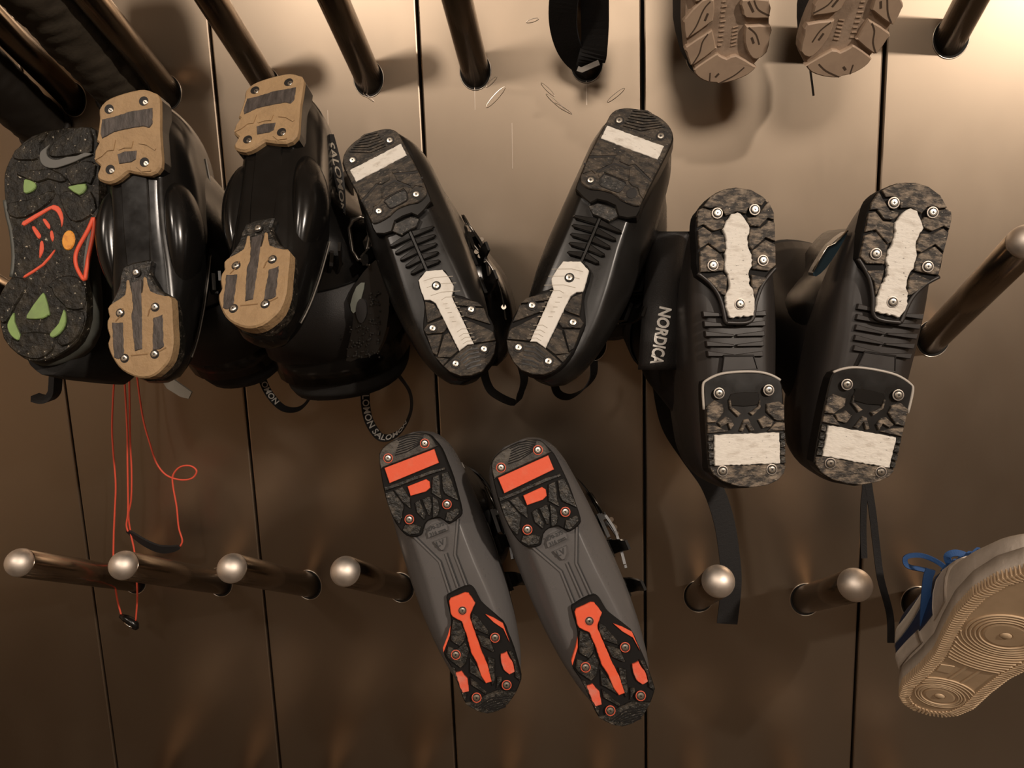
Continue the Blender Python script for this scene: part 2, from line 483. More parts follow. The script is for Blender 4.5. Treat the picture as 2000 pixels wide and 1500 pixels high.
SHAPES = {
 'B': {
  'heel_pad': [(-26.8,20.3),(-25.7,14.3),(-22.3,8.7),(-14.2,4),(-3.1,2),(8.6,1.7),(21.1,4.1),(31,8.3),(37.4,13.4),(41.2,19.1),(43.2,28.7),(39.1,65.6),(36.1,93.1),(35.2,109.9),(18.4,114.4),(11.3,104.8),(-7.8,103.7),(-13.3,109.2),(-29.8,101),(-33,95.2),(-32.2,63.1),(-28.5,36.9)],
  'heel_tread': [(-26.2,20.7),(-25.3,14.8),(-21.9,9.1),(-14,4.5),(-2.9,2.5),(8.8,2.2),(20.9,4.7),(30.7,8.9),(36.8,13.8),(40.4,19.4),(42,31.3),(38,65.4),(35.2,92.8),(34.1,99.2),(27.1,100.2),(14.8,98.2),(4.8,93.9),(-10.1,94.2),(-18.1,96),(-26.6,93.4),(-31.7,86.9),(-30.8,63.9),(-28,36.8)],
  'heel_bar': [(-24.3,27.5),(37.1,33.8),(35.4,48.8),(-25.7,42.4)],
  'heel_recess': [(-9.7,77.2),(13,79.8),(13,84.2),(11,90.6),(6,91.3),(-8,89.7),(-10.2,86.4)],
  'heel_screws': [(-14.4,19.3),(30.5,24.5),(-20.2,87.2),(23.2,89.1)],
  'hl0': [(-29.9,65.7),(-5.9,57.9),(-6.2,64.7),(-17.4,75.5),(-18.1,79.6),(-22.6,77.5),(-27.8,81.2),(-30.2,83),(-31.1,73.6)],
  'hl1': [(-2.7,65.3),(10.4,66.2),(14.9,77),(13.6,78.3),(-9.7,75.9),(-12.5,83.1),(-15.6,78.9)],
  'hl2': [(15.7,61.6),(35.4,72.8),(35,91.2),(30.7,88),(27.2,82.4),(20.5,81.5),(16.4,78.8),(12.2,65.4)],
  'hl3': [(-23.3,51.5),(-4.4,53.1),(-4.6,55.5),(-30,63.1),(-29.2,53.1)],
  'hl4': [(-0.7,54.4),(36.3,57.5),(37.1,62.8),(35.4,70),(15.9,59.3),(10.7,62.5),(0.5,60.8)],
  'hex_plate': [(-11.8,110.4),(-5.9,105.9),(12.5,106.7),(18.2,113.9),(10.9,121.6),(-7.5,119.2),(-14.3,112.3)],
  'hg0': [(-30.1,64.2),(-5.4,56.2)],
  'hg1': [(-33.1,72.5),(-23.4,69.4)],
  'hg2': [(-17.3,77.1),(-3.7,64),(9.9,64.9)],
  'hg3': [(13.8,59.3),(37.1,71.8)],
  'hg4': [(26.6,65.8),(30.6,59.1)],
  'hg5': [(18.3,78.2),(23.5,68.9)],
  'ribc': [(0.6,122.4),(-1,163.8)],
  'hchev0': [(-8.6,22.9),(9.7,23.4),(30.7,13.5)],
  'hchev1': [(-7.9,20),(9.6,20),(27.8,12)],
  'hchev2': [(-7.2,17.1),(9.5,16.6),(25,10.5)],
  'hchev3': [(-6.5,14.1),(9.4,13.2),(22.2,9)],
  'hchev4': [(-5.8,11.2),(9.3,9.8),(19.3,7.5)],
  'hchev5': [(-5.2,8.3),(9.2,6.4),(16.5,6)],
  'hchev6': [(-4.5,5.3),(9.1,3),(13.6,4.4)],
  'toe_bar': [(-17.4,174.8),(-1,169.8),(9.9,176.2),(11.2,187.2),(11.4,198),(5.9,200.3),(1.6,206),(-3.7,262.2),(-13.9,259.1),(-20.2,261),(-16.5,204.7),(-19.8,200.3),(-22.3,195.1),(-20.4,184)],
  'toe_pad': [(-20,179.5),(-22.5,190.2),(-19.5,202.4),(-26.7,208),(-34.5,215.9),(-40.4,220.6),(-42.6,226.2),(-45.8,243.6),(-45.2,259.8),(-42.5,268.6),(-37.2,277.7),(-28.2,285.4),(-18.2,290.5),(-6.3,290.8),(4.2,287.7),(12.9,279.7),(18.2,271.3),(22.5,257.1),(23.7,237.6),(23.8,226.3),(19.2,215),(14,203.7),(12.5,192.3),(11.1,175.3),(-0.2,169),(-17.7,173.8)],
  'toe_screws': [(-30.7,226.2),(13.5,229.7),(-28.4,269.9),(4.2,273.4),(-5.6,188.7)],
  'tl0': [(-42.9,266.6),(-20,261.5),(-14,260),(-2.8,263.1),(17,270.9),(12.7,279.2),(4,287),(-6.5,290.3),(-18.4,290.1),(-28.2,285.1),(-37.1,277.1)],
  'tl1': [(-39.3,220.7),(-17.6,206.2),(-18.2,216.2),(-42.7,227.5)],
  'tl2': [(-43.4,229.5),(-18.4,218.6),(-20,228.7),(-43.7,247.9),(-43,238.3)],
  'tl3': [(-42.6,254.5),(-19.5,231.3),(-21.1,260.2),(-42.7,265.5),(-43.6,257.6)],
  'tl4': [(3.7,205.9),(11.4,199.3),(13.8,208.1),(16.7,221.7),(3,221.3),(-0.3,219.6)],
  'tl5': [(-0.3,224),(17.4,223.3),(23.2,227),(22,232.8),(4.8,237.9),(-0.3,234.2)],
  'tl6': [(-0.4,239.6),(5.3,240.4),(19.7,259.6),(7.5,265),(-2.9,261.4)],
  'tl7': [(6.8,238.9),(22.1,234.2),(22.7,253.4),(19.5,257.6)],
  'tl8': [(8.6,265.7),(20.6,259.3),(22,257.3),(17.3,270.2)],
  'ribe': [(-1.5,168.3)],
  'tchev0': [(-23,266.5),(-13,264.4),(-0.8,268.6)],
  'tchev1': [(-22.3,270.7),(-12.4,268.9),(-1.8,272.2)],
  'tchev2': [(-21.5,275),(-11.8,273.4),(-2.8,275.7)],
  'tchev3': [(-20.8,279.2),(-11.2,277.9),(-3.8,279.3)],
  'tchev4': [(-20,283.5),(-10.5,282.4),(-4.8,282.8)],
 },
 'C': {
  'toe_pad': [(32.8,260.4),(24.3,270.2),(12.6,276.1),(1,277.8),(-13.4,275.3),(-24.8,268.5),(-31.4,261.7),(-34.6,254.1),(-35.5,237),(-34.9,203.9),(-25.4,192.7),(-17.3,182.5),(-14,168.3),(-11.2,157.1),(-4.8,153.4),(13.5,153.9),(15.5,166.2),(23.2,183.4),(38.1,197.9),(38.8,219.5),(39.7,238.4),(37.8,253.4)],
  'toe_bar': [(8.6,249.2),(6.6,252.9),(0.7,254.2),(-4,250.8),(-7.7,245.1),(-10.4,239.4),(-9.8,234.7),(-8,231.8),(-8.5,226.2),(-8.8,220.5),(-11.5,214.8),(-11.4,204.4),(-8.7,200.6),(-8.2,195),(-8.9,186.4),(-11.5,183.5),(-12.1,177.8),(-12.9,171.2),(-11.7,158.5),(10.5,157.4),(14.5,167.1),(13.7,179.4),(10.6,184),(10.2,190.6),(11.2,197.3),(13.9,202.1),(13.7,216.2),(11.9,220.9),(11.9,228.4),(12.9,234.1),(15.2,238.9),(12.6,243.6)],
  'toe_screws': [(20,253.6),(-15.3,256.3),(25.5,205.8),(-21.7,209.3),(1.3,169.5)],
  'tl0': [(32.3,260.4),(24.3,269.9),(12.6,275.7),(1,277.4),(-13.4,274.9),(-24.3,268.3),(-26.9,265.6),(-22.6,260.5),(-15.9,262),(-9.5,257.4),(-7.9,253.1),(0.7,255.2),(8,252.5),(11.4,251.6),(15.1,257.8),(20.8,259.7),(25.6,258.4)],
  'tl1': [(36.4,257.6),(32.8,259.2),(24.7,256.5),(22.1,249.4),(14.4,248.8),(12.1,245),(15.2,239.8),(23.4,237.6),(32.8,243.9),(38.1,241.7),(38.3,252)],
  'tl2': [(38.2,238.4),(32.9,241.6),(24.4,235.5),(13.9,233.7),(12.7,224.7),(12.9,218.6),(18.2,217.7),(28.5,226.7),(37.3,221.4)],
  'tl3': [(36.9,219),(29.1,224.8),(16.9,215.8),(14.2,209.6),(15.4,200.7),(26.5,200),(37,200.2)],
  'tl4': [(31.5,194.4),(15.5,198.3),(12,194.5),(13.7,177.5),(17.5,179),(24,186.2)],
  'tl5': [(-8.3,249.3),(-16.5,249.7),(-23.5,257.1),(-29.4,264.1),(-34.1,253.2),(-33.9,247.3),(-28.1,248.7),(-20.1,241.1),(-12.4,241.7),(-9.1,245.5)],
  'tl6': [(-11.3,239.4),(-21,239.4),(-29,246.4),(-34.7,244.1),(-34.4,227.1),(-25.6,230.8),(-12.7,220.2),(-9.8,222.4),(-9.3,228)],
  'tl7': [(-12.6,218.5),(-25,228.7),(-34.5,223.8),(-34.3,205),(-27.5,199.8),(-12.1,202),(-12.3,212.8)],
  'tl8': [(-11,196.8),(-25.9,193.4),(-17.3,183.9),(-13.9,173.1),(-11.6,184.5)],
  'toe_rim': [(38.8,199.3),(27.8,190.1),(19.9,178.6),(16,166.2),(14,154.4),(10.6,152.9),(-4.8,152.5),(-11.9,156.6),(-15,170.2),(-20.3,184.3),(-26.4,193.6),(-35.2,203.1)],
  'ribl': [(33.9,162.9)],
  'ribr': [(-25.9,162.4)],
  'plate': [(15.9,122.6),(-12,121.8),(-15.5,108.7),(18.3,108.3)],
  'heel_pad': [(36.4,96.1),(33.4,100.7),(19.8,105.5),(0.5,106.8),(-16.8,105.8),(-28.4,102.6),(-36.5,98.1),(-38.5,84.3),(-38.9,52.1),(-38.2,18.9),(-36.7,12.3),(-30.2,5.9),(-20.4,1.6),(-5.8,-0.2),(7.7,1.2),(21,6),(30.4,13),(34.1,18.8),(35.6,45.2),(36.2,73.5)],
  'heel_rim': [(36.7,73.5),(37,94.2),(33.4,100.2),(19.8,105.8),(0.5,107.3),(-16.9,106.4),(-28.4,103.1),(-36.5,98.4)],
  'heel_bar': [(29.1,49.7),(6.2,50),(-32.5,49.9),(-32.4,21.5),(-0.7,21.4),(29,21.6)],
  'heel_screws': [(23.2,88.1),(-23.6,89.5),(22.1,16.4),(-24.2,16.1)],
  'heel_recess': [(11.3,87.3),(-13.4,87.9),(-14.7,85.1),(-13.5,76.1),(11.1,76.4)],
  'hl0': [(33.8,19.9),(27.8,20.6),(-31.6,20.8),(-37.8,18.9),(-36.2,12.3),(-30.2,6.1),(-20.4,1.9),(-5.8,0.2),(7.7,1.7),(21,6.5),(30.2,13.1)],
  'hl1': [(13.8,82.2),(12.1,82.1),(11.4,75.5),(2.7,68.4),(5.5,65.7),(13.1,73.5)],
  'hl2': [(-15.3,81.3),(-16,73.7),(-8.1,66.6),(-4.9,69.3),(-13.7,74.9)],
  'hl3': [(4.6,53.1),(0.2,62.8),(-3.9,63.7),(-9.6,52.6),(-5.7,51.8),(-1.8,58.8),(1.8,52)],
  'hl4': [(25.1,60.9),(17.2,66.2),(12.5,64.2),(9.7,58.4),(13.3,53.8),(15.3,60.1),(22.1,57.2)],
  'hl5': [(-13.3,62.4),(-19.5,66),(-28.2,60.8),(-25,55.6),(-17.2,54.5)],
  'hl6': [(34.9,76.7),(27.3,81.5),(19.9,77.7),(18.5,71),(26.5,61.4),(34.7,61.2)],
  'hl7': [(34.5,59.8),(26.1,57.9),(14.7,52.8),(34.5,51.6)],
  'hl8': [(-21.7,76.8),(-33.4,78.8),(-38.2,74.8),(-37.9,60.8),(-30,61.1),(-21.5,69.7)],
  'hl9': [(-38.1,58.9),(-30.4,59.7),(-21.9,51.9),(-38.2,51.9)],
  'hs0': [(34.4,49.9),(29.4,49.9),(29.6,44.5),(34.4,44.4)],
  'hs1': [(34.5,42.3),(29.5,42.6),(29.5,36.5),(34.5,36.2)],
  'hs2': [(34.5,34.6),(29.5,34.8),(29.5,29),(34.5,28.7)],
  'hs3': [(34.2,27.2),(29.5,27.4),(29.3,22.4),(34,22.1)],
  'hs4': [(-33.7,49.4),(-38.3,49.6),(-38.4,44),(-33.7,43.7)],
  'hs5': [(-33.7,42.3),(-38.3,42.6),(-38.1,36.4),(-33.5,36.1)],
  'hs6': [(-33.4,34.7),(-38.1,34.8),(-37.9,28.9),(-33.2,28.6)],
  'hs7': [(-33.2,27.1),(-37.8,27.3),(-37.8,21.3),(-33,21.7)],
  'ribs_px': [(33.9,162),(-25.8,161.4),(30.7,125.1),(-21.8,123.7)],
 },
 'D': {
  'heel_pad': [(-31.1,11),(-27.3,5.3),(-18.7,0.8),(-4.9,-1.2),(11.4,-0.5),(20.3,1.3),(28,6.2),(31.4,13.3),(35.5,24.9),(36.6,41.7),(36.9,60.6),(35.4,81.1),(33.8,96.8),(30,102.4),(18.5,105.1),(14.5,103.1),(9.1,95.3),(-0.8,93.5),(-8.4,96.5),(-14.3,104.8),(-19.3,105.9),(-27.8,103.3),(-33,98),(-37.7,84.7),(-39.1,65.5),(-37.8,45),(-34.7,26.2)],
  'heel_bar': [(-28.7,24.3),(28.9,23.6),(28.6,39.4),(-28.9,41.6)],
  'heel_small': [(-11.8,51.6),(9.6,51.2),(12.3,55.1),(10.6,61.5),(5.1,63.6),(-12.1,62.3)],
  'heel_screws': [(-21.5,15.7),(21.3,14.3),(-21.8,85.5),(21.8,84.3)],
  'hl0': [(-36.9,50),(-28.8,49.7),(-22.2,69.4),(-27.5,79.1),(-33.7,86.7),(-37.6,77.8),(-38.6,64)],
  'hl1': [(-27.1,49.8),(-17.2,50.2),(-13.4,64.4),(-16.6,74.9),(-22,67.1)],
  'hl2': [(-10.4,70.8),(-3.9,69.1),(-4.4,77.1),(-3.2,86.8),(-6.6,91.4),(-11.8,81.3)],
  'hl3': [(-1.8,69.8),(7.6,69.8),(6.4,79.8),(0.6,89.4),(-1.1,87.6)],
  'hl4': [(10.2,70.7),(14.3,77.5),(12.7,86.8),(7.5,93),(2.3,92.9)],
  'hl5': [(17.3,51.1),(24.8,51.5),(19.2,70.5),(18.5,77.3),(10,67.1)],
  'hl6': [(27.5,51.3),(34.8,51.6),(35.3,76.4),(34.6,84.9),(23.5,73.2),(22.9,67.2)],
  'hl7': [(-32.7,94),(-28.4,89.2),(-19.1,92),(-12.1,96.9),(-16.7,103.3),(-27.1,101.3)],
  'hl8': [(14,99.5),(18.9,92.5),(31.6,91.6),(31.3,98.2),(19.1,103.3)],
  'hcap': [(-30.8,12.3),(-27.2,6.3),(-18.7,1.6),(-5.2,-0.5),(11.2,0.2),(20,2),(27.6,6.7),(30.8,13.7),(31.9,20.2),(29.4,22.1),(-28.8,22.8),(-32.4,22.9)],
  'hl9': [(-36,43.3),(-30.9,44),(16.9,43.9),(32.6,46.1),(32.9,48.6),(8.4,47.8),(-16.5,48.1),(-36.4,47.8)],
  'plate': [(-3,99.6),(7.6,99.4),(14.1,105.9),(12.8,111.2),(-10.4,112),(-10.1,106.3)],
  'tri': [(-6.3,117),(9,116.8),(6.1,124.9),(1.5,129.6),(-1.8,129),(-6,119.4)],
  'hchev0': [(-13.6,15.1),(-0.2,16.2),(15.9,13.5)],
  'hchev1': [(-11.9,12.9),(0.7,13.7),(17.1,12.3)],
  'hchev2': [(-10.2,10.7),(1.6,11.2),(18.2,11.1)],
  'hchev3': [(-8.5,8.5),(2.5,8.7),(19.4,9.8)],
  'hchev4': [(-6.7,6.3),(3.4,6.2),(20.5,8.6)],
  'hchev5': [(-5,4.1),(4.3,3.7),(21.7,7.4)],
  'hchev6': [(-5.4,1.1),(5.2,1.2),(22.8,6.1)],
  'hchev7': [(-3.6,-1.1),(6,-1.3),(24,4.9)],
  'ln0': [(-24.7,104.5),(-7.4,139.6),(-8.2,174.3)],
  'ln1': [(26.5,104),(10.7,138.1),(11.5,174.6)],
  'ln2': [(1.7,133.7),(1.9,172.2)],
  'toe_pad': [(-12.7,177.2),(-7.7,174.5),(10.4,172.8),(16.5,175.3),(18.8,181.8),(20.3,193.7),(24.2,202),(35.2,223),(35.9,236.8),(36.2,255),(34,281.2),(32.2,286.1),(23.6,295.3),(11.5,303.3),(-1.2,306.5),(-12.2,305.3),(-20.7,300.1),(-29.6,289.6),(-31.8,279.9),(-31.8,257.5),(-33,244.7),(-35.2,234.9),(-33.7,227.5),(-26,219),(-17.5,205.1),(-14.7,192.5)],
  'toe_bar': [(-10.7,181.4),(-8.1,178.9),(8.3,178.6),(11.7,180.4),(14.8,192.9),(11.3,196.2),(5.3,203.1),(4.2,206.1),(4.2,222),(3.9,238.8),(4.6,252.6),(5.2,257.4),(3.4,275.2),(-2.9,274.9),(-4.9,266.1),(-4.6,252.7),(-6.8,239.5),(-5.1,222),(-5.1,206.2),(-12.6,197.8),(-13.2,193)],
  'toe_screws': [(-0.4,195.4),(-22.7,236.2),(22.5,233.7),(-17,285.2),(17.3,283.8)],
  'ins0': [(-29.3,253.9),(-23.2,254.4),(-19.7,264.1),(-22.7,276.5),(-29.2,275.8),(-30.3,269.3)],
  'ins1': [(22.2,252.2),(29.2,251.9),(30,260.7),(31.1,265.6),(29.8,274),(23.7,274.7),(19.8,268.2),(19.8,260.3)],
  'edge0': [(-18.3,206.5),(-22.3,215.8),(-34.6,230),(-33.7,225.3),(-24.6,215)],
  'edge1': [(21,207.7),(28,214.2),(35.2,223),(35.2,243.4),(33.7,228.7),(26.3,218.7)],
  'tl0': [(-13.2,201),(-6.7,207.3),(-6.1,218.3),(-7,223.6),(-16.1,230),(-22.8,221.3),(-20.8,214.1)],
  'tl1': [(-27.9,225.7),(-20,231.3),(-9.5,227.8),(-8.1,237.4),(-15.9,248.6),(-23.1,251.1),(-30.7,239.9),(-32.8,233)],
  'tl2': [(-9.8,244.6),(-6.4,256),(-4,273.1),(-11,263.9),(-15.5,258.9)],
  'tl3': [(-16.5,263),(-5.5,283.8),(-6.9,286),(-18.3,271.3)],
  'tl4': [(7.9,200.6),(12.3,206.2),(17.7,224.6),(17.6,229.7),(5.3,219),(4.6,209.7)],
  'tl5': [(5.2,224.1),(16.9,233.4),(16.9,247.5),(13.9,246.4),(6.1,237.4)],
  'tl6': [(8,249.9),(14.4,254.5),(6.8,275.9),(2.8,280),(2.9,270)],
  'tl7': [(10.6,272.8),(15,274.9),(13.7,278.4),(5.9,284)],
  'tl8': [(-30.9,286.9),(-24.2,287.6),(-5.2,286.1),(5.4,285.4),(10.3,287.8),(24.2,293.9),(11.6,303.1),(-1,306.1),(-12.1,304.8),(-20.5,299.6),(-29.3,289.5)],
  'tl9': [(-32.1,245.6),(-28.4,249.7),(-29.8,258.2),(-30.3,272.6),(-25.6,278.8),(-29.8,284),(-31.1,279.6),(-31.1,257.2)],
  'tl10': [(30.8,250.8),(35.2,254.6),(33.5,281),(32.1,285),(28.4,279.2),(30.6,273.2),(32,264.7)],
  'tchev0': [(-20.6,295.1),(-3.6,291.1),(15.4,295.7)],
  'tchev1': [(-18.2,296.4),(-3,293.8),(14.1,297.5)],
  'tchev2': [(-15.8,297.7),(-2.3,296.5),(12.8,299.2)],
  'tchev3': [(-13.4,299),(-1.7,299.2),(11.4,301)],
  'tchev4': [(-11,300.3),(-1.1,301.9),(10.1,302.8)],
  'tchev5': [(-8.6,301.6),(-0.4,304.5),(8.8,304.5)],
 },
 'A': {
  'heel_pad': [(-31.5,15.6),(-23.5,7.1),(-12.6,3.4),(-1.9,1.5),(10.6,0.3),(21.2,0.7),(31.6,5.6),(38.1,13.5),(36.2,47.2),(36.4,73.2),(35.4,91.2),(23.6,98.6),(2,92.6),(-2.3,92),(-12.3,98.4),(-23.1,101.3),(-35.2,96.2),(-37.5,88.9),(-33.5,80),(-39.4,73.9),(-38.8,61.8),(-33.9,53.8),(-36.5,51.7),(-34.1,40.7),(-31.6,26.1)],
  'heel_bar': [(-27.7,28.5),(-15.7,27.6),(5.8,24.1),(30.5,23.8),(29.5,41.5),(25.7,45.7),(18.9,43),(-2.3,43.5),(-14.8,44.7),(-28.8,50.2),(-30.3,44.7)],
  'heel_small': [(-12.2,70.3),(-3.7,68.1),(9.9,69.1),(8.5,78.8),(3.5,81.2),(-10.6,81.4)],
  'heel_screws': [(-19.2,17.8),(20.9,14.5),(-21.4,86),(17.9,83.2)],
  'r0': [(-38,72.4),(-30.3,69.1),(-23.8,63.9),(-17.1,64),(-14.4,53.9)],
  'r1': [(13.4,60.9),(22.1,63.6),(31.3,71)],
  'r2': [(-10.6,64.9),(-3.4,63.3),(3.6,64.3),(5.7,57.7)],
  'r3': [(9.4,86.7),(15.2,92.7),(24.8,93.2)],
  'toe_pad': [(-14,194.5),(9.4,190.7),(17.4,191.7),(14.5,202.5),(19.6,213.2),(25.8,225.1),(37.8,235.4),(37.9,261.9),(37.8,283.9),(32.8,300.8),(24.3,309.7),(14.9,315.7),(3.4,317.2),(-7.8,313.8),(-19.9,305.9),(-27.5,296.3),(-32.6,284.7),(-34.5,275.7),(-31.8,269.3),(-34.2,260.2),(-33.8,251.4),(-31.2,247.2),(-33.1,238.1),(-27.4,228.7),(-19.7,214)],
  'toe_tan': [(-33.1,238.1),(-26.4,232.2),(-13.1,225.4),(-11.2,211.7),(-7.3,210.5),(-5.1,223.6),(6.3,225),(8.1,210.1),(12.3,210.3),(15.7,225),(31.2,231.9),(38.3,236),(38.3,262),(38.1,283.9),(33.1,301.1),(24.5,310.1),(14.9,316.2),(3.4,317.6),(-7.8,314.2),(-20.2,306.3),(-27.7,296.6),(-33,285),(-34.8,275.9),(-32.2,269.3),(-34.6,260.1),(-34.1,251.3),(-31.6,247.2)],
  'toe_bar': [(-4.8,213.6),(7,211.9),(5.9,242.7),(4,286.6),(-4.1,287.9),(-5.3,268),(-5.9,248),(-3.6,241.6)],
  'ins0': [(-28.1,254.2),(-16.1,255.6),(-16.6,290.3),(-22.5,294.4),(-27.8,291.8)],
  'ins1': [(18.1,254.7),(28.6,252.2),(27.9,286.6),(23.3,289),(15.5,288.5)],
  'toe_screws': [(1.7,203.4),(-18.4,245),(20.8,243.4),(-16.1,294.2),(17.5,293.6)],
  'r4': [(-8.9,292),(9.4,292.5)],
  'r5': [(22,291.4),(30.4,288)],
  'r6': [(-24.1,253.6),(-16.8,246.7),(-15.3,240.2)],
  'r7': [(19.2,239.9),(14.3,245.9),(12.2,252.3)],
 },
 'S': {
  'pad': [(-46.9,27.5),(-29.1,9.9),(0,0.6),(29.7,-2),(45.4,0.6),(51.7,29.6),(54.8,65.9),(56.1,93),(52,109.3),(45.9,123.2),(43.3,144.2),(43,165),(46.3,185.7),(49.4,221),(41.9,247.6),(25.5,262.7),(8.6,270.8),(-8.7,273),(-27,264.2),(-43.5,247.2),(-50.6,218),(-48.4,194.3),(-39.8,176.3),(-39.3,152.5),(-44.6,122.8),(-50.2,105),(-54.6,87),(-57.7,63),(-56,47.8)],
  'loop': [(49.9,105.1),(44.5,120.3),(34.8,141.4),(32.7,153.4),(35.9,165.2),(44.5,177.4),(46.1,167.9),(47.8,150),(50.9,127.3),(51.6,112.3)],
  'oval': [(23.5,132.2),(16.2,130),(25,120.8)],
  'g0': [(-32.4,63.8),(-28,63),(-19.6,66.5),(-19.1,73),(-25.3,78.2),(-31.8,77.9)],
  'g1': [(20.5,69.4),(39.1,65.8),(39.1,73.4),(32.6,79.1),(20.8,72.4)],
  'arc': [(-31.6,111.9),(-2.9,93.6),(4.9,91.4),(11.1,95.2),(15.4,106.1),(14.2,117.1),(12.1,109.2),(7.5,100.3),(2.3,97),(-2.5,98.1),(-26.9,115.3),(-29.8,116.4)],
  'b0': [(-8.6,109.3),(-5.7,107.7),(0.2,114.5),(0.6,119.5),(-2.5,118.1)],
  'b1': [(-20.2,119.1),(-17.4,116.8),(-9.2,126.8),(-9.9,130.8),(-12.9,130.4)],
  'b2': [(1.3,122.5),(3.7,121.4),(6.2,129.3),(4.7,134.3),(1.7,128.5)],
  'logo': [(-16.4,32.5),(-13.8,27.4),(-4.5,20),(-8.9,27.3),(-7.4,34.3),(-1.1,38.2),(6.8,38),(15.5,34.7),(26.3,33.4),(35.9,29.1),(45,30.8),(34.4,35.2),(24.9,40.5),(11.4,45.9),(1.7,48.7),(-8.3,47.5),(-14.8,41.6)],
  'l0': [(-42.5,54.5),(-2.3,49.3),(16.5,60.9),(8.8,65.2),(-5.3,61.5),(-16.9,65.9),(-34.1,60.3)],
  'l1': [(14.6,48.9),(36.6,38.2),(49.9,43.9),(45.5,66.1),(39.5,64.3),(21.9,67.8)],
  'l2': [(-46.6,28.3),(-20.2,9.3),(-9.4,7),(-18.3,21.4),(-19,37.7),(-32.7,40.1),(-46.8,38.4)],
  'l3': [(-2.6,18),(16.2,3.2),(38.7,-1.5),(44.8,27.8),(26.2,31.4),(10.6,34.8),(-3.3,35.2),(-6.8,29.2)],
  'l4': [(-26.2,86.2),(-4.2,75.6),(3.8,77.4),(-3.1,90.6),(-27.5,107.3),(-46.4,105.9),(-49.6,90.9)],
  'l5': [(9.9,79.2),(22.4,73.8),(34.8,81.5),(45.1,74.2),(53.5,94),(37.8,109.5),(23.9,108.9),(15,95.1)],
  'g2': [(-2.9,196.9),(1.5,196.8),(8.5,217.3),(6.7,220.2),(1.1,223.8),(-13.5,224.8),(-17.2,220.5)],
  'g3': [(-32.1,217.9),(-30.8,228.2),(-23.3,242.7),(-23,247.1),(-25.7,249.4),(-33.5,243.9),(-38,235.3),(-37.6,228.4)],
  'g4': [(24.7,212.9),(27.5,221.6),(27.1,231.4),(21.9,240.4),(14.5,245.3),(10.9,242.6),(12.9,237.7),(20.1,228.7)],
  'b3': [(-9.5,135.7),(-6.2,134.2),(-4.5,143.6),(-6.4,150.6),(-9.1,153.6)],
  'b4': [(-24.3,173.9),(-5.7,160.5),(6.9,144.2),(8.2,146.2),(-2.6,161.9),(-23.5,177)],
  'l6': [(-48.3,193.3),(-38.7,178.2),(-25,177.8),(-20.3,187.6),(-31.3,209.6),(-33.6,217.5),(-39.6,228.5),(-47.4,228.7),(-51.1,206.2)],
  'l7': [(4,184.9),(17,174.7),(36.6,174.1),(46.4,187.6),(47.1,211.2),(28.6,211.8),(24.4,208),(12.8,197.5),(8.3,188.7)],
  'l8': [(28.8,214.7),(46.8,214.2),(46.7,232.8),(38.1,248.7),(24.9,254.9),(18.5,246.3),(29.1,232.3)],
  'l9': [(-22,240.7),(8.2,239.8),(16.6,247.4),(13.7,261.1),(-0.2,270.3),(-17.9,267.9),(-30.2,260.4),(-33.2,246.9),(-24.1,250.5)],
 },
 'W': {
  'l0': [(-29.6,161.7),(-28.4,158.3),(-7.6,145.6),(-3.4,146.4),(6.1,151.9),(16,149.1),(39.2,164.2),(39.4,166),(32.6,172.7),(17.3,178.3),(-0,180.4),(-3,178.6),(-12.3,176.9),(-21.8,171.9),(-27.8,166.2)],
  'l1': [(-40.9,133.4),(-16.7,119.7),(-12.6,120.4),(-7.7,137),(-8.1,139.7),(-30.8,154.9),(-35.9,151.2),(-40.1,139.7)],
  'l2': [(-42.7,121.8),(-44.9,109.1),(-44,102.7),(-26.9,85.6),(-14.5,86.9),(-13.3,106),(-16.3,110.2),(-37.8,123.7)],
  'l3': [(22.5,118.9),(25.7,118),(49.9,120.5),(51,132.5),(50.1,149.4),(39.5,156.2),(31.2,150.8),(24,136.4)],
  'l4': [(15.7,90.1),(43.9,93.1),(47.1,110.5),(42.7,111.7),(21.9,109.1),(17.7,101.6)],
  'pad': [(-48.4,47.2),(-46.2,83.5),(-44.9,109.1),(-41.2,133.4),(-39.2,143.2),(-34.3,153.4),(-29.6,161.7),(-21.8,171.9),(-12.3,176.5),(-1.5,179.5),(17.2,177.9),(32.6,172.4),(39.2,164.9),(49.5,150),(51,132.5),(48.8,112.6),(44.3,93.1),(37.3,56.2)],
  's0': [(-0.1,179.3),(16.5,171.7),(26.7,163.6)],
  's1': [(-11.2,176.6),(-11.5,165.8)],
  's2': [(-32.2,153.7),(-25.6,141.9),(-23.2,129.9),(-17.9,121.8)],
  's3': [(-38.6,122.3),(-31.4,111.9),(-24.8,95.2),(-18.3,87.7)],
  's4': [(25.9,119.3),(34.9,127.5),(40.2,139.4)],
  's5': [(28.2,91.4),(34.1,101.5),(47,109.2)],
  's6': [(22.4,92.1),(29.1,103.5)],
  's7': [(30.6,130.4),(33.9,137.4)],
  's8': [(-22.5,107),(-19.9,99.6)],
  's9': [(-5.1,171.5),(-1.3,167.6)],
 },
}
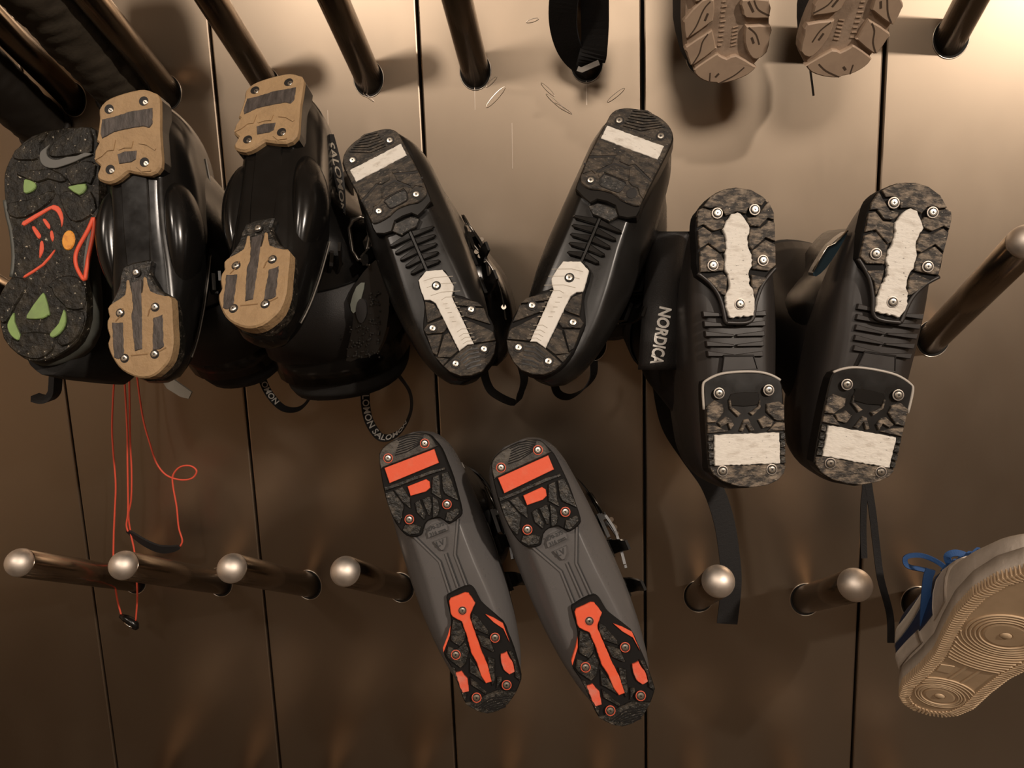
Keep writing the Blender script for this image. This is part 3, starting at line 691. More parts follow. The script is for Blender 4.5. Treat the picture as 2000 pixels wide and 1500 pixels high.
POSES = {
 'B_right': ((0.02049, -0.26074, 1.53942), [[0.93873, -0.34194, 0.04312], [-0.15647, -0.31136, 0.93732], [-0.30709, -0.88664, -0.34578]]),
 'B_left': ((-0.26427, -0.24247, 1.53591), [[0.92809, 0.3657, -0.07014], [0.17117, -0.2517, 0.95255], [0.33069, -0.89605, -0.2962]]),
 'C_left': ((0.11313, -0.37164, 1.17899), [[-0.97889, -0.02053, -0.20334], [-0.20386, 0.16906, 0.96429], [0.01458, 0.98539, -0.16968]]),
 'C_right': ((0.20895, -0.36257, 1.17975), [[-0.97677, 0.18888, -0.1012], [-0.07636, 0.13449, 0.98797], [0.20022, 0.97275, -0.11695]]),
 'D_left': ((-0.23688, -0.28999, 1.20608), [[0.93134, 0.34362, -0.12055], [0.19578, -0.19337, 0.96139], [0.30704, -0.91899, -0.24736]]),
 'D_right': ((-0.11246, -0.30212, 1.20069), [[0.9111, 0.39747, -0.10913], [0.19662, -0.18641, 0.9626], [0.36226, -0.89848, -0.24799]]),
 'A_left': ((-0.53445, -0.26166, 1.58865), [[0.9937, 0.10205, -0.04641], [0.07079, -0.25013, 0.96562], [0.08694, -0.96282, -0.25578]]),
 'A_right': ((-0.3879, -0.20735, 1.60719), [[0.99586, 0.08149, 0.04036], [0.00759, -0.51678, 0.85608], [0.09062, -0.85223, -0.51526]]),
 'S': ((-0.64579, -0.23148, 1.56123), [[0.99032, -0.02936, -0.13566], [0.12422, -0.24857, 0.96062], [-0.06192, -0.96817, -0.24251]]),
 'W_left': ((0.11703, -0.22897, 1.7284), [[0.99293, -0.01453, -0.11784], [0.1032, 0.5964, 0.79603], [0.05871, -0.80256, 0.59368]]),
 'W_right': ((0.25722, -0.24468, 1.72236), [[0.99001, -0.08467, -0.11277], [0.14101, 0.60318, 0.78504], [0.00155, -0.7931, 0.60909]]),
 'K': ((0.32971, -0.23671, 0.87687), [[-0.95897, 0.15661, 0.23631], [0.10889, -0.56615, 0.81708], [0.26175, 0.80929, 0.52587]]),
}
# ------------------------------------------------------------------ the room
PITCH = 0.15                 # peg spacing
SEAM0 = -0.86845             # first panel joint in view
PEG0 = -0.79153              # first peg in view
ROWS = {'upper': 1.6438, 'middle': 1.2695, 'lower': 0.8952, 'bottom': 0.5209}
PEG_LEN, PEG_TILT, PEG_R = 0.2704, 0.5118, 0.0188
PEG_DIR = Vector((0, -math.cos(PEG_TILT), math.sin(PEG_TILT)))

def slab(name, c, s, m_, kind='structure'):
    o = obj(name, *box(*c, *s), m_)
    return tag(o, kind=kind)
slab('floor', (0.4, -2.4, -0.05), (7.0, 5.4, 0.1), M['floor'])
slab('ceiling', (0.4, -2.4, 3.17), (7.0, 5.4, 0.1), M['ceil'])
slab('wall_left', (-3.05, -2.4, 1.56), (0.1, 5.4, 3.12), M['room'])
slab('wall_right', (3.85, -2.4, 1.56), (0.1, 5.4, 3.12), M['room'])
slab('wall_front', (0.4, -5.05, 1.56), (7.0, 0.1, 3.12), M['room'])
wall = slab('wall_back', (0.4, 0.16, 1.56), (7.0, 0.25, 3.12), M['backing'])
GAP = 0.0034
for k in range(-6, 10):
    xa = SEAM0 + 2 * PITCH * k + GAP / 2
    xb = SEAM0 + 2 * PITCH * (k + 1) - GAP / 2
    b_ = 0.0022
    v = []
    prof = [(xa, .02), (xa, b_), (xa + b_ * .3, b_ * .3), (xa + b_, 0), (xb - b_, 0), (xb - b_ * .3, b_ * .3), (xb, b_), (xb, .02)]
    v = [(x, y, 0.0) for x, y in prof] + [(x, y, 3.1) for x, y in prof]
    f = [(i, (i + 1) % 8, 8 + (i + 1) % 8, 8 + i) for i in range(8)] + [tuple(range(8))[::-1], tuple(range(8, 16))]
    obj('steel_panel', v, f, M['panel'], wall)

# rub marks left on the panels by hung shoes
rub = MB()
for (px, py, l, w_, ang) in ((1203, 186, 20, 3.5, -.62), (1085, 200, 24, 3, .75), (968, 190, 26, 5, -.75), (960, 160, 14, 3, -.7), (1070, 175, 18, 3, .8), (720, 190, 14, 2, .7), (1040, 40, 12, 3, -.2), (1100, 212, 20, 2, .6)):
    c0 = at(px, py, -.0003)
    e1 = Vector((math.cos(ang), 0, -math.sin(ang))); e2 = Vector((math.sin(ang), 0, math.cos(ang)))
    rub.add(tube([c0 + e1 * (l * .0007 * math.cos(2 * math.pi * k / 24)) + e2 * (w_ * .0007 * math.sin(2 * math.pi * k / 24)) for k in range(24)], .00035, 4, True))
for (px, py, q) in ((1145, 158, 205), (927, 170, 215), (1000, 240, 330), (640, 215, 250)):
    rub.add(tube([at(px, py, -.0002), at(px + 1, q, -.0002)], .0005, 4))
rub.build('rub_marks', M['rim'], wall)

# ------------------------------------------------------------------ pegs
def ring_ellipse(r0, z, n=40):
    return [(r0 * math.cos(2 * math.pi * k / n), z, r0 / math.cos(PEG_TILT) * math.sin(2 * math.pi * k / n)) for k in range(n)]
def peg(row, k, label):
    x = PEG0 + PITCH * k
    root = empty('steel_peg', Matrix.Translation((x, 0, ROWS[row])))
    tag(root, label, 'peg', 'steel boot pegs on the panel wall')
    ax = PEG_DIR
    ex = Vector((1, 0, 0)); ey = ax.cross(ex)
    n = 32
    def ringc(s, r): return [ax * s + (ex * math.cos(2 * math.pi * q / n) + ey * math.sin(2 * math.pi * q / n)) * r for q in range(n)]
    obj('peg_tube', *loft([ringc(-0.012, PEG_R), ringc(PEG_LEN - .0235, PEG_R), ringc(PEG_LEN - .0225, PEG_R - .0006)]), M['peg'], root, True)
    dome = [ringc(PEG_LEN - .0222, PEG_R - .0006), ringc(PEG_LEN - .0215, PEG_R + .0001)]
    for q in range(1, 10):
        a = q / 9 * math.pi / 2 * .985
        dome.append(ringc(PEG_LEN - .021 + math.sin(a) * .019, math.cos(a) * (PEG_R + .0001)))
    obj('peg_dome', *loft(dome), M['dome'], root, True)
    a, b, c = ring_ellipse(PEG_R * .9, -.0004), ring_ellipse(PEG_R + .0022, -.0004), ring_ellipse(PEG_R + .0022, .006)
    obj('slot_gap', *loft([a, b, c], False, False), M['backing'], root)
    obj('slot_rim', *tube([Vector(q) for q in ring_ellipse(PEG_R + .0026, -.0005)], .0007, 6, True), M['rim'], root, True)
    return root
peg('upper', 0, 'steel peg beside the dark suede boot shaft, leftmost in the top row')
peg('upper', 1, 'steel peg right above the left tan soled boot')
peg('upper', 2, 'steel peg ending behind the heel of the right tan soled boot')
peg('upper', 3, 'bare steel peg in the top row, left of the second wall joint')
peg('upper', 4, 'bare steel peg in the top row, right of the second wall joint')
peg('upper', 5, 'steel peg in the top row carrying the black strap loop')
peg('upper', 6, 'steel peg behind the left taupe shoe')
peg('upper', 7, 'steel peg behind the right taupe shoe')
peg('upper', 8, 'bare steel peg in the top right corner')
peg('middle', 0, 'steel peg inside the black running shoe')
peg('middle', 1, 'steel peg inside the left tan soled ski boot')
peg('middle', 2, 'steel peg inside the right tan soled ski boot')
peg('middle', 4, 'steel peg inside the left white barred ski boot')
peg('middle', 5, 'steel peg inside the right white barred ski boot')
peg('middle', 6, 'steel peg inside the left toe-up ski boot')
peg('middle', 7, 'steel peg inside the right toe-up ski boot')
peg('middle', 8, 'bare steel peg crossing the right picture edge')
for k, l in enumerate(['leftmost of the domed steel pegs in the lower row', 'domed steel peg with the red cord passing behind it',
                       'third domed steel peg from the left in the lower row', 'domed steel peg just left of the grey boots',
                       'steel peg inside the left grey ski boot', 'steel peg inside the right grey ski boot',
                       'domed steel peg with the wide black strap hanging behind it', 'domed steel peg with the thin black strap beside it',
                       'steel peg inside the blue and white sneaker']):
    peg('lower', k, l)
for k in range(9):
    tag(peg('bottom', k, 'steel peg of the bottom row below the picture, seen only mirrored'), group='bottom row pegs')

# ------------------------------------------------------------------ ski boots

def pose_matrix(name):
    o, r = POSES[name]
    m_ = Matrix.Identity(4)
    for i in range(3):
        for j in range(3): m_[i][j] = r[i][j]
        m_[i][3] = o[i]
    return m_

def buckle(parent, o, ex, ey, ez, lever_len=.045, w=.02, mat_l='buckle_black', name='buckle'):
    """ex along the lever, ey across, ez outward"""
    b = MB().add(xform(box(0, 0, .002, .030, w, .004), o, ex, ey, ez))
    b.add(xform(box(-.010, 0, .006, .008, w * .9, .008), o, ex, ey, ez))
    base = b.build(name, M['buckle_black'], parent)
    path = [(-.010, 0, .009), (.008, 0, .012), (.022, 0, .011), (lever_len, 0, .006)]
    p = [Vector(o) + Vector(ex) * a + Vector(ey) * b2 + Vector(ez) * c for a, b2, c in path]
    cu = curve(p, 4)
    obj('lever', *ribbon(cu, Vector(ey), [w * (1 - .45 * i / (len(cu) - 1)) for i in range(len(cu))], .003), M[mat_l], base)
    loop = [(-.012, -w * .42, .008), (-.040, -w * .42, .004), (-.044, -w * .25, .003), (-.044, w * .25, .003), (-.040, w * .42, .004), (-.012, w * .42, .008)]
    obj('bail', *tube([Vector(o) + Vector(ex) * a + Vector(ey) * b2 + Vector(ez) * c for a, b2, c in loop], .0016, 6), M['buckle'], base, True)
    for q in (-.004, .006):
        share('rivet', RIVET, base, Vector(o) + Vector(ex) * q + Vector(ez) * .0135)
    return base

def rivet_mesh():
    me = bpy.data.meshes.new('rivet')
    n = 10
    rings = [[(r * math.cos(2 * math.pi * k / n), r * math.sin(2 * math.pi * k / n), z) for k in range(n)] for r, z in ((.003, -.0012), (.003, .0006), (.0018, .0016))]
    v, f = loft([[Vector(q) for q in r] for r in rings])
    me.from_pydata([tuple(q) for q in v], [], f)
    me.materials.append(M['chrome'])
    me.update()
    return me
RIVET = rivet_mesh()

SHELL_TAB = [  # t, sole half width, max half width, height of max, top, bottom, shift
    (0.00, .012, .016, .050, .070, .020, 0), (0.015, .020, .027, .048, .100, .014, 0), (0.05, .030, .038, .045, .130, .012, 0),
    (0.12, .033, .0445, .045, .150, .011, 0), (0.25, .031, .048, .046, .160, .010, 0), (0.38, .030, .050, .045, .160, .009, 0),
    (0.50, .031, .0505, .040, .140, .009, 0), (0.62, .034, .0500, .038, .115, .010, 0), (0.74, .035, .0465, .036, .098, .011, 0),
    (0.85, .032, .0405, .034, .084, .012, 0), (0.93, .026, .032, .034, .073, .013, 0), (0.98, .016, .021, .032, .062, .016, 0), (1.0, .006, .010, .032, .048, .020, 0)]

class SkiBoot:
    def __init__(s, style, pose, label, L, mirror=False, shell='gloss', cuff='gloss', height=.245, side=1, wscale=1.0, cuff_rx=.056, lean=15, ry=.072, hscale=1.0, hmax=1.0, r0=.046, seams=True):
        s.sh = {k: [((-x if mirror else x), y) for x, y in v] for k, v in SHAPES[style].items()}
        s.root = empty('ski_boot', pose_matrix(pose))
        tag(s.root, label, 'ski boot', 'ski boots hung on the wall pegs')
        s.L = L
        s.side = side
        tab = [(r[0], r[1], r[2] * wscale, r[3] * hmax, r[4] * hscale, r[5], r[6]) for r in SHELL_TAB]
        LEAN = math.radians(lean)
        s.body = Body(-.003, L + .001, tab)
        s.shell = obj('shell', *s.body.geo(), M[shell], s.root, True)
        # cuff: leans towards the toe, open at the top around the peg
        s.ax = Vector((0, math.sin(LEAN), math.cos(LEAN)))
        s.ey = Vector((0, math.cos(LEAN), -math.sin(LEAN)))
        s.base = Vector((0, .27 * L, .055))
        s.top = (height - .055) / math.cos(LEAN)
        T = s.top
        s.ctab = [(0, r0, min(.062, ry + .01)), (.15 * T, r0 + .005, (ry + .064) / 2), (.4 * T, cuff_rx, ry), (.75 * T, cuff_rx + .002, ry), (T, cuff_rx + .003, ry - .003)]
        n = 36
        rings = [[s.cuff_pt(T * q / 10, k / n) for k in range(n)] for q in range(11)]
        rings += [[s.cuff_pt(T, k / n, -.006) for k in range(n)], [s.cuff_pt(T * .6, k / n, -.008) for k in range(n)]]
        s.cuff = obj('cuff', *loft(rings, False, False), M[cuff], s.root, True)
        lin = [[s.cuff_pt(T * q, k / n, o) for k in range(n)] for q, o in ((.7, -.009), (1.0, -.008), (1.07, -.007), (1.12, -.011), (1.10, -.018), (.75, -.020))]
        obj('liner', *loft(lin, False, False), M['liner'], s.root, True)
        # overlap line where the cuff meets the lower shell, and the shell's long side seams
        for sd, a0 in ((1, .27), (-1, .73)) if seams else ():
            line = [s.body.pt(t, a0 + sd * .045, .0008) for t in [.16 + .76 * q / 24 for q in range(25)]]
            obj('shell_seam', *tube(line, .0009, 5), M['seam'], s.shell, True)
    def cuff_pt(s, d, a, off=0.0):
        rx, ry = np.interp(d, [r[0] for r in s.ctab], [r[1] for r in s.ctab]), np.interp(d, [r[0] for r in s.ctab], [r[2] for r in s.ctab])
        q = 2 * math.pi * a
        cx, cy = math.cos(q), math.sin(q)
        e = 2.5
        k = (abs(cx) ** e + abs(cy) ** e) ** (-1 / e)
        return s.base + s.ax * d + Vector((1, 0, 0)) * ((rx + off) * cx * k) + s.ey * ((ry + off) * cy * k)
    def strap(s, d0, d1, off=.003, text=None, tsize=.02, m_='strap', tdir=1, pmat='print', a_mid=0.0):
        n = 48
        st = obj('power_strap', *loft([[s.cuff_pt(d0, k / n, off - .002) for k in range(n)], [s.cuff_pt(d0, k / n, off) for k in range(n)], [s.cuff_pt(d1, k / n, off) for k in range(n)], [s.cuff_pt(d1, k / n, off - .002) for k in range(n)]], False, False), M[m_], s.root, True)
        if text:
            v, f = text_geo(text, tsize, .0003, .0009 * tsize / .03, .18)
            per = [s.cuff_pt((d0 + d1) / 2, a_mid + (q - 40) / 400, off) for q in range(81)]
            cum = [0]
            for q in range(80): cum.append(cum[-1] + (per[q + 1] - per[q]).length)
            mid = cum[40]
            out = []
            for x, y, z in v:
                a = float(np.interp(mid + x * tdir, cum, range(81)))
                aa = a_mid + (a - 40) / 400
                out.append(s.cuff_pt((d0 + d1) / 2 + y * tdir, aa, off + .0006 + z))
            tag(obj('lettering', out, f, M[pmat], st), '%s strap lettering' % ('white' if pmat == 'print' else 'grey'))
        return st
    # ---- sole pieces
    def pad(s, key, name, m_, z0=3.0, z1=22.0, bev=1.0):
        p = smooth_poly(s.sh[key], 2)
        return obj(name, *prism(p, z0, z1, bev), M[m_], s.root)
    def lugs(s, parent, prefix, m_, z0=0.0, z1=5.0, bev=.6, name='tread_lug'):
        for k in sorted(s.sh):
            if k.startswith(prefix) and k[len(prefix):].isdigit():
                obj(name, *prism(s.sh[k], z0, z1, bev), M[m_], parent)
    def piece(s, parent, key, name, m_, z0, z1, bev=.5, amp=0.0, label=None, smoothk=0):
        p = s.sh[key]
        if smoothk: p = smooth_poly(p, smoothk)
        if amp: p = jag(p, amp, 2.4, len(p))
        o = obj(name, *prism(p, z0, z1, bev), M[m_], parent)
        if label: o['label'] = label
        return o
    def screws(s, parent, key, me, z=-.2, skip=()):
        for i, (x, y) in enumerate(s.sh[key]):
            if i in skip:
                obj('empty_screw_hole', *xform(disc_rings([(.0052, 0), (.0052, -.0003), (.0046, -.0004)]), (x / 1000, y / 1000, z / 1000), (1, 0, 0), (0, 1, 0), (0, 0, 1)), M['hole'], parent)
            else:
                share('screw', me, parent, (x / 1000, y / 1000, z / 1000), 0 if me is SCREW_DEEP else (i * 1.3) % 3.1)
    def lines(s, parent, prefix, name, m_, w, z0, z1, smooth_k=0):
        b = MB()
        for k in sorted(s.sh):
            if k.startswith(prefix) and k[len(prefix):].isdigit():
                b.add(flat_line(s.sh[k], w, z0, z1))
        o = b.build(name, M[m_], parent)
        return tag(o, kind='stuff') if name.endswith('ridges') else o
    def buckles(s, cuff=True, instep=True):
        sd = s.side
        a0 = 0.0 if sd > 0 else .5
        for d in (.38, .68) if cuff else ():
            d *= s.top
            o = s.cuff_pt(d, a0 + .06 * sd, .001)
            buckle(s.root, o, s.ey, s.ax, Vector((sd, 0, 0)), .05)
        for t in (.50, .64) if instep else ():
            a = .36 if sd > 0 else .64
            o = s.body.pt(t, a, .001)
            ez = (s.body.pt(t, a, .01) - o).normalized()
            ex = Vector((0, 1, 0)).cross(ez).normalized() * (1 if sd > 0 else -1)
            buckle(s.root, o, ex, Vector((0, 1, 0)), ez, .042)

def world_part(boot, name, vf, m_, smooth=False):
    return obj(name, *to_local(vf, boot.root), M[m_], boot.root, smooth)

def dome(boot, name, px, y, h, m_, n=9, tilt=(0, 0, 0)):
    """swollen shell flap: outline at depth y, bulging h towards the room, closed behind"""
    o = [at(a, b_, y) for a, b_ in smooth_poly(px, 3)]
    c = sum(o, Vector()) / len(o)
    rings = [[q + Vector((0, h * 1.2, 0)) for q in o]]
    for i in range(n):
        k = math.cos(i / n * math.pi / 2)
        rings.append([c + (q - c) * k + Vector((0, -h * math.sin(i / n * math.pi / 2), 0)) for q in o])
    return world_part(boot, name, loft(rings), m_, True)

# ---- pair with tan soles -------------------------------------------------
def tan_boot(pose, label, side, rx):
    b = SkiBoot('A', pose, label, .317, shell='gloss', cuff='gloss', side=side, wscale=1.0, height=.250, cuff_rx=rx, lean=37, ry=.088)
    hp = b.pad('heel_pad', 'heel_sole', 'rubber_black', 6, 26, 1.0)
    b.piece(hp, 'heel_pad', 'heel_tread', 'tan', 0, 7.5, 2.2, 0, 'tan rubber tread', 2)
    b.piece(hp, 'heel_bar', 'grip_insert', 'grey_insert', -.9, 4, .6, .3, 'grey rubber bar')
    b.piece(hp, 'heel_small', 'grip_insert', 'grey_insert', -.9, 4, .6, .2, 'small grey rubber block')
    for k in ('r0', 'r1', 'r2', 'r3'):
        obj('moulded_step', *flat_line(b.sh[k], 2.2, -1.1, .5), M['tan'], hp)
    b.screws(hp, 'heel_screws', SCREW_DEEP)
    tp = b.pad('toe_pad', 'toe_sole', 'rubber_dark', 1.5, 26, 2.0)
    tt = b.piece(tp, 'toe_tan', 'toe_tread', 'tan', 0, 14, 1.8, 0, 'tan rubber tread', 2)
    b.piece(tp, 'toe_bar', 'grip_insert', 'grey_insert', -.9, 3, .6, .35, 'grey middle strip')
    b.piece(tp, 'ins0', 'grip_insert', 'grey_insert', -.8, 3, .6, .4, 'grey left strip')
    b.piece(tp, 'ins1', 'grip_insert', 'grey_insert', -.8, 3, .6, .4, 'grey right strip')
    for k in ('r4', 'r5', 'r6', 'r7'):
        obj('moulded_step', *flat_line(b.sh[k], 1.2, -.5, .5), M['tan_line'], tp)
    b.screws(tp, 'toe_screws', SCREW)
    # hollow middle: flat channel between two polished side bulges
    L = b.L
    ch = [(-16, .22 * L * 1000), (16, .22 * L * 1000), (17, .50 * L * 1000), (14, .70 * L * 1000), (-12, .70 * L * 1000), (-16, .5 * L * 1000)]
    obj('arch_channel', *prism(ch, 7, 18, 2.5), M['gloss'], b.shell)
    for sd in (1, -1):
        rings = []
        n = 20
        for q in range(25):
            f = q / 24
            y = (.30 + .42 * f) * L
            k = max(.02, math.sin(math.pi * f ** .8) ** .5)
            cx = sd * (.034 + .006 * math.sin(math.pi * f) - .004 * max(0, f - .6))
            rings.append([Vector((cx + .0185 * k * math.cos(2 * math.pi * j / n), y, .036 + .029 * k * math.sin(2 * math.pi * j / n))) for j in range(n)])
        obj('side_bulge', *loft(rings), M['gloss'], b.shell, True)
    b.buckles()
    return b
bt = tan_boot('A_left', 'black ski boot with tan rubber sole, next to the running shoe', 1, .068)
bt2 = tan_boot('A_right', 'black ski boot with tan rubber sole, farther from the running shoe', 1, .084)
bt2.strap(bt2.top * .50, bt2.top * .86, .004)
bt.strap(bt.top * .50, bt.top * .86, .004, None)
# big dotted buckle lever on the right boot, its wire frame and the fabric flap above it
def plate(boot, name, px, y, m_, th=.006, k=2):
    f3 = [at(x, yy, y) for x, yy in smooth_poly(px, k)]
    n = len(f3)
    v = f3 + [q + Vector((0, th, 0)) for q in f3]
    f = [tuple(range(n)), tuple(range(n, 2 * n))[::-1]] + [(i, (i + 1) % n, n + (i + 1) % n, n + i) for i in range(n)]
    return world_part(boot, name, (v, f), m_)
lev = plate(bt2, 'buckle_lever', [(700, 545), (720, 520), (742, 505), (752, 535), (760, 580), (755, 640), (735, 690), (700, 700), (676, 705), (684, 660), (690, 620), (678, 585)], -.235, 'buckle_black', .012)
pl = plate(bt2, 'buckle_plate', [(696, 560), (712, 552), (706, 580), (700, 600), (690, 612), (684, 595)], -.2365, 'plate_green', .004)
hole = plate(bt2, 'thumb_hole', [(698, 590), (706, 583), (714, 590), (716, 610), (710, 628), (702, 630), (695, 612)], -.2375, 'hole', .003)
rnd = random.Random(5)
dots = MB()
for i in range(150):
    u, w_ = rnd.random(), rnd.random()
    x = 690 + 52 * u - 14 * w_ * (1 - u); yy = 570 + 128 * w_
    if x < 722 and yy < 635: continue
    c = at(x, yy, -.237)
    r = .0007 + .0010 * rnd.random()
    dots.add(([c + Vector((r, 0, 0)), c + Vector((0, 0, r)), c + Vector((-r, 0, 0)), c + Vector((0, 0, -r)), c + Vector((0, -r, 0))], [(0, 1, 4), (1, 2, 4), (2, 3, 4), (3, 0, 4)]))
tag(obj('dotted_grip', *to_local((dots.v, dots.f), bt2.root), M['buckle'], bt2.root), kind='stuff')
frame = [(683, 445), (690, 430), (706, 424), (716, 428), (722, 460), (716, 505), (700, 508), (688, 490)]
world_part(bt2, 'wire_frame', tube([at(x, y, -.225) for x, y in frame], .0026, 8, True), 'buckle', True)
arm = curve([at(x, y, -.232) for x, y in [(704, 506), (716, 515), (732, 525), (745, 545), (750, 575), (742, 620)]], 5)
world_part(bt2, 'buckle_arm', tube(arm, .0026, 6), 'buckle', True)
for (x, y) in ((746, 569), (757, 594), (755, 615)):
    share('rivet', RIVET, bt2.root, bt2.root.matrix_world.inverted() @ at(x, y, -.232))
plate(bt2, 'fabric_flap', [(662, 346), (673, 333), (687, 352), (691, 405), (674, 408), (664, 385)], -.16, 'flap', .004, 1)
# lettered strap along the right side of that boot
def side_strap_pt(u, w, off=0.0):
    l = Vector((628 + 22 * w + 14 * math.sin(w * 2.4), 262 + 170 * w)); r = Vector((652 + 16 * w + 12 * math.sin(w * 2.6), 262 + 170 * w))
    q = l.lerp(r, u)
    return at(q.x, q.y, -.175 - .035 * w - off)
vv = [side_strap_pt(u, w / 16) for w in range(17) for u in (0, 1)] + [side_strap_pt(u, w / 16, -.004) for w in range(17) for u in (0, 1)]
ff = []
for w in range(16):
    a = w * 2
    ff += [(a, a + 1, a + 3, a + 2), (34 + a, 36 + a, 37 + a, 35 + a), (a, a + 2, 36 + a, 34 + a), (a + 1, 35 + a, 37 + a, a + 3)]
ff += [(0, 34, 35, 1), (32, 33, 67, 66)]
sst = world_part(bt2, 'side_strap', (vv, ff), 'strap')
tv, tf = text_geo('SALOMON', 1.0, .0, .02, .2)
xs = [q[0] for q in tv]; x0_, x1_ = min(xs), max(xs)
tv = [side_strap_pt(.5 + q[1] * .75, .08 + .84 * (q[0] - x0_) / (x1_ - x0_), .001) for q in tv]
vv, ff = to_local((tv, tf), bt2.root)
tag(obj('lettering', vv, ff, M['print_grey'], sst), 'grey strap lettering')
# printed pull loops below the two tan boots
def printed_loop(boot, pxs, y, w, text, t0):
    p = curve([at(a, b, y) for a, b in pxs], 8)
    view = [(q - CAM_POS).normalized() for q in p]
    n = len(p)
    wd = []
    for i, q in enumerate(p):
        t = (p[min(i + 1, n - 1)] - p[max(i - 1, 0)]).normalized()
        f = i / (n - 1)
        side = t.cross(view[i]).normalized()
        tw = 0.15 + 1.15 * min(1, max(0, (f - .28) / .35)) if f < .75 else 1.3 - .3 * (f - .75)
        wd.append(side * math.cos(tw) + view[i] * math.sin(tw))
    lp = world_part(boot, 'pull_loop', ribbon(p, wd, w, .0009), 'webbing')
    cum = [0]
    for i in range(n - 1): cum.append(cum[-1] + (p[i + 1] - p[i]).length)
    v, f = text_geo(text, w * 1.05, .00015, .0002, .0)
    xs = [q[0] for q in v]
    x0 = min(xs)
    out = []
    for x, yy, z in v:
        d = t0 + x - x0
        i = max(0, min(n - 2, int(np.searchsorted(cum, d)) - 1))
        fr = (d - cum[i]) / max(1e-6, cum[i + 1] - cum[i])
        q = p[i].lerp(p[i + 1], fr)
        wv = wd[i].lerp(wd[i + 1], min(1, max(0, fr)))
        t = (p[i + 1] - p[i]).normalized()
        wv = (wv - t * wv.dot(t)).normalized()
        nn = t.cross(wv)
        if nn.dot(view[i]) > 0: nn = -nn
        up = wv if wv.cross(-nn).dot(t) > 0 else -wv
        up = wv if (t.cross(wv)).dot(nn) > 0 else -wv
        out.append(q + up * yy + nn * (.0008 + z))
    vv, ff = to_local((out, f), boot.root)
    tag(obj('lettering', vv, ff, M['print'], lp), 'white strap lettering')
    return lp
printed_loop(bt, [(509, 715), (514, 745), (530, 775), (555, 798), (585, 798), (606, 775), (614, 745), (615, 715)], -.07, .011, 'SALOMON', .004)
printed_loop(bt2, [(713, 745), (714, 790), (722, 825), (742, 853), (765, 853), (788, 835), (803, 800), (800, 765), (780, 735)], -.07, .0125, 'SALOMON SALOMON', .004)
# pale plastic tag and laces loop of the left tan boot
tg = [at(x, y, -.18) for x, y in [(312, 738), (326, 732), (374, 766), (368, 779), (352, 775), (326, 759)]]
world_part(bt, 'plastic_tag', (tg + [q + Vector((0, .003, 0)) for q in tg], [tuple(range(6)), tuple(range(6, 12))[::-1]] + [(i, (i + 1) % 6, 6 + (i + 1) % 6, 6 + i) for i in range(6)]), 'tag')
world_part(bt, 'wire_frame', tube([at(x, y, -.17) for x, y in [(404, 350), (412, 352), (418, 372), (420, 395), (412, 398), (408, 380)]], .002, 6, True), 'buckle_black', True)
world_part(bt, 'lace_end', tube(curve([at(x, y, -.06) for x, y in [(437, 452), (446, 462), (452, 470), (460, 466), (452, 486), (470, 482)]], 5), .0012, 6), 'seam', True)

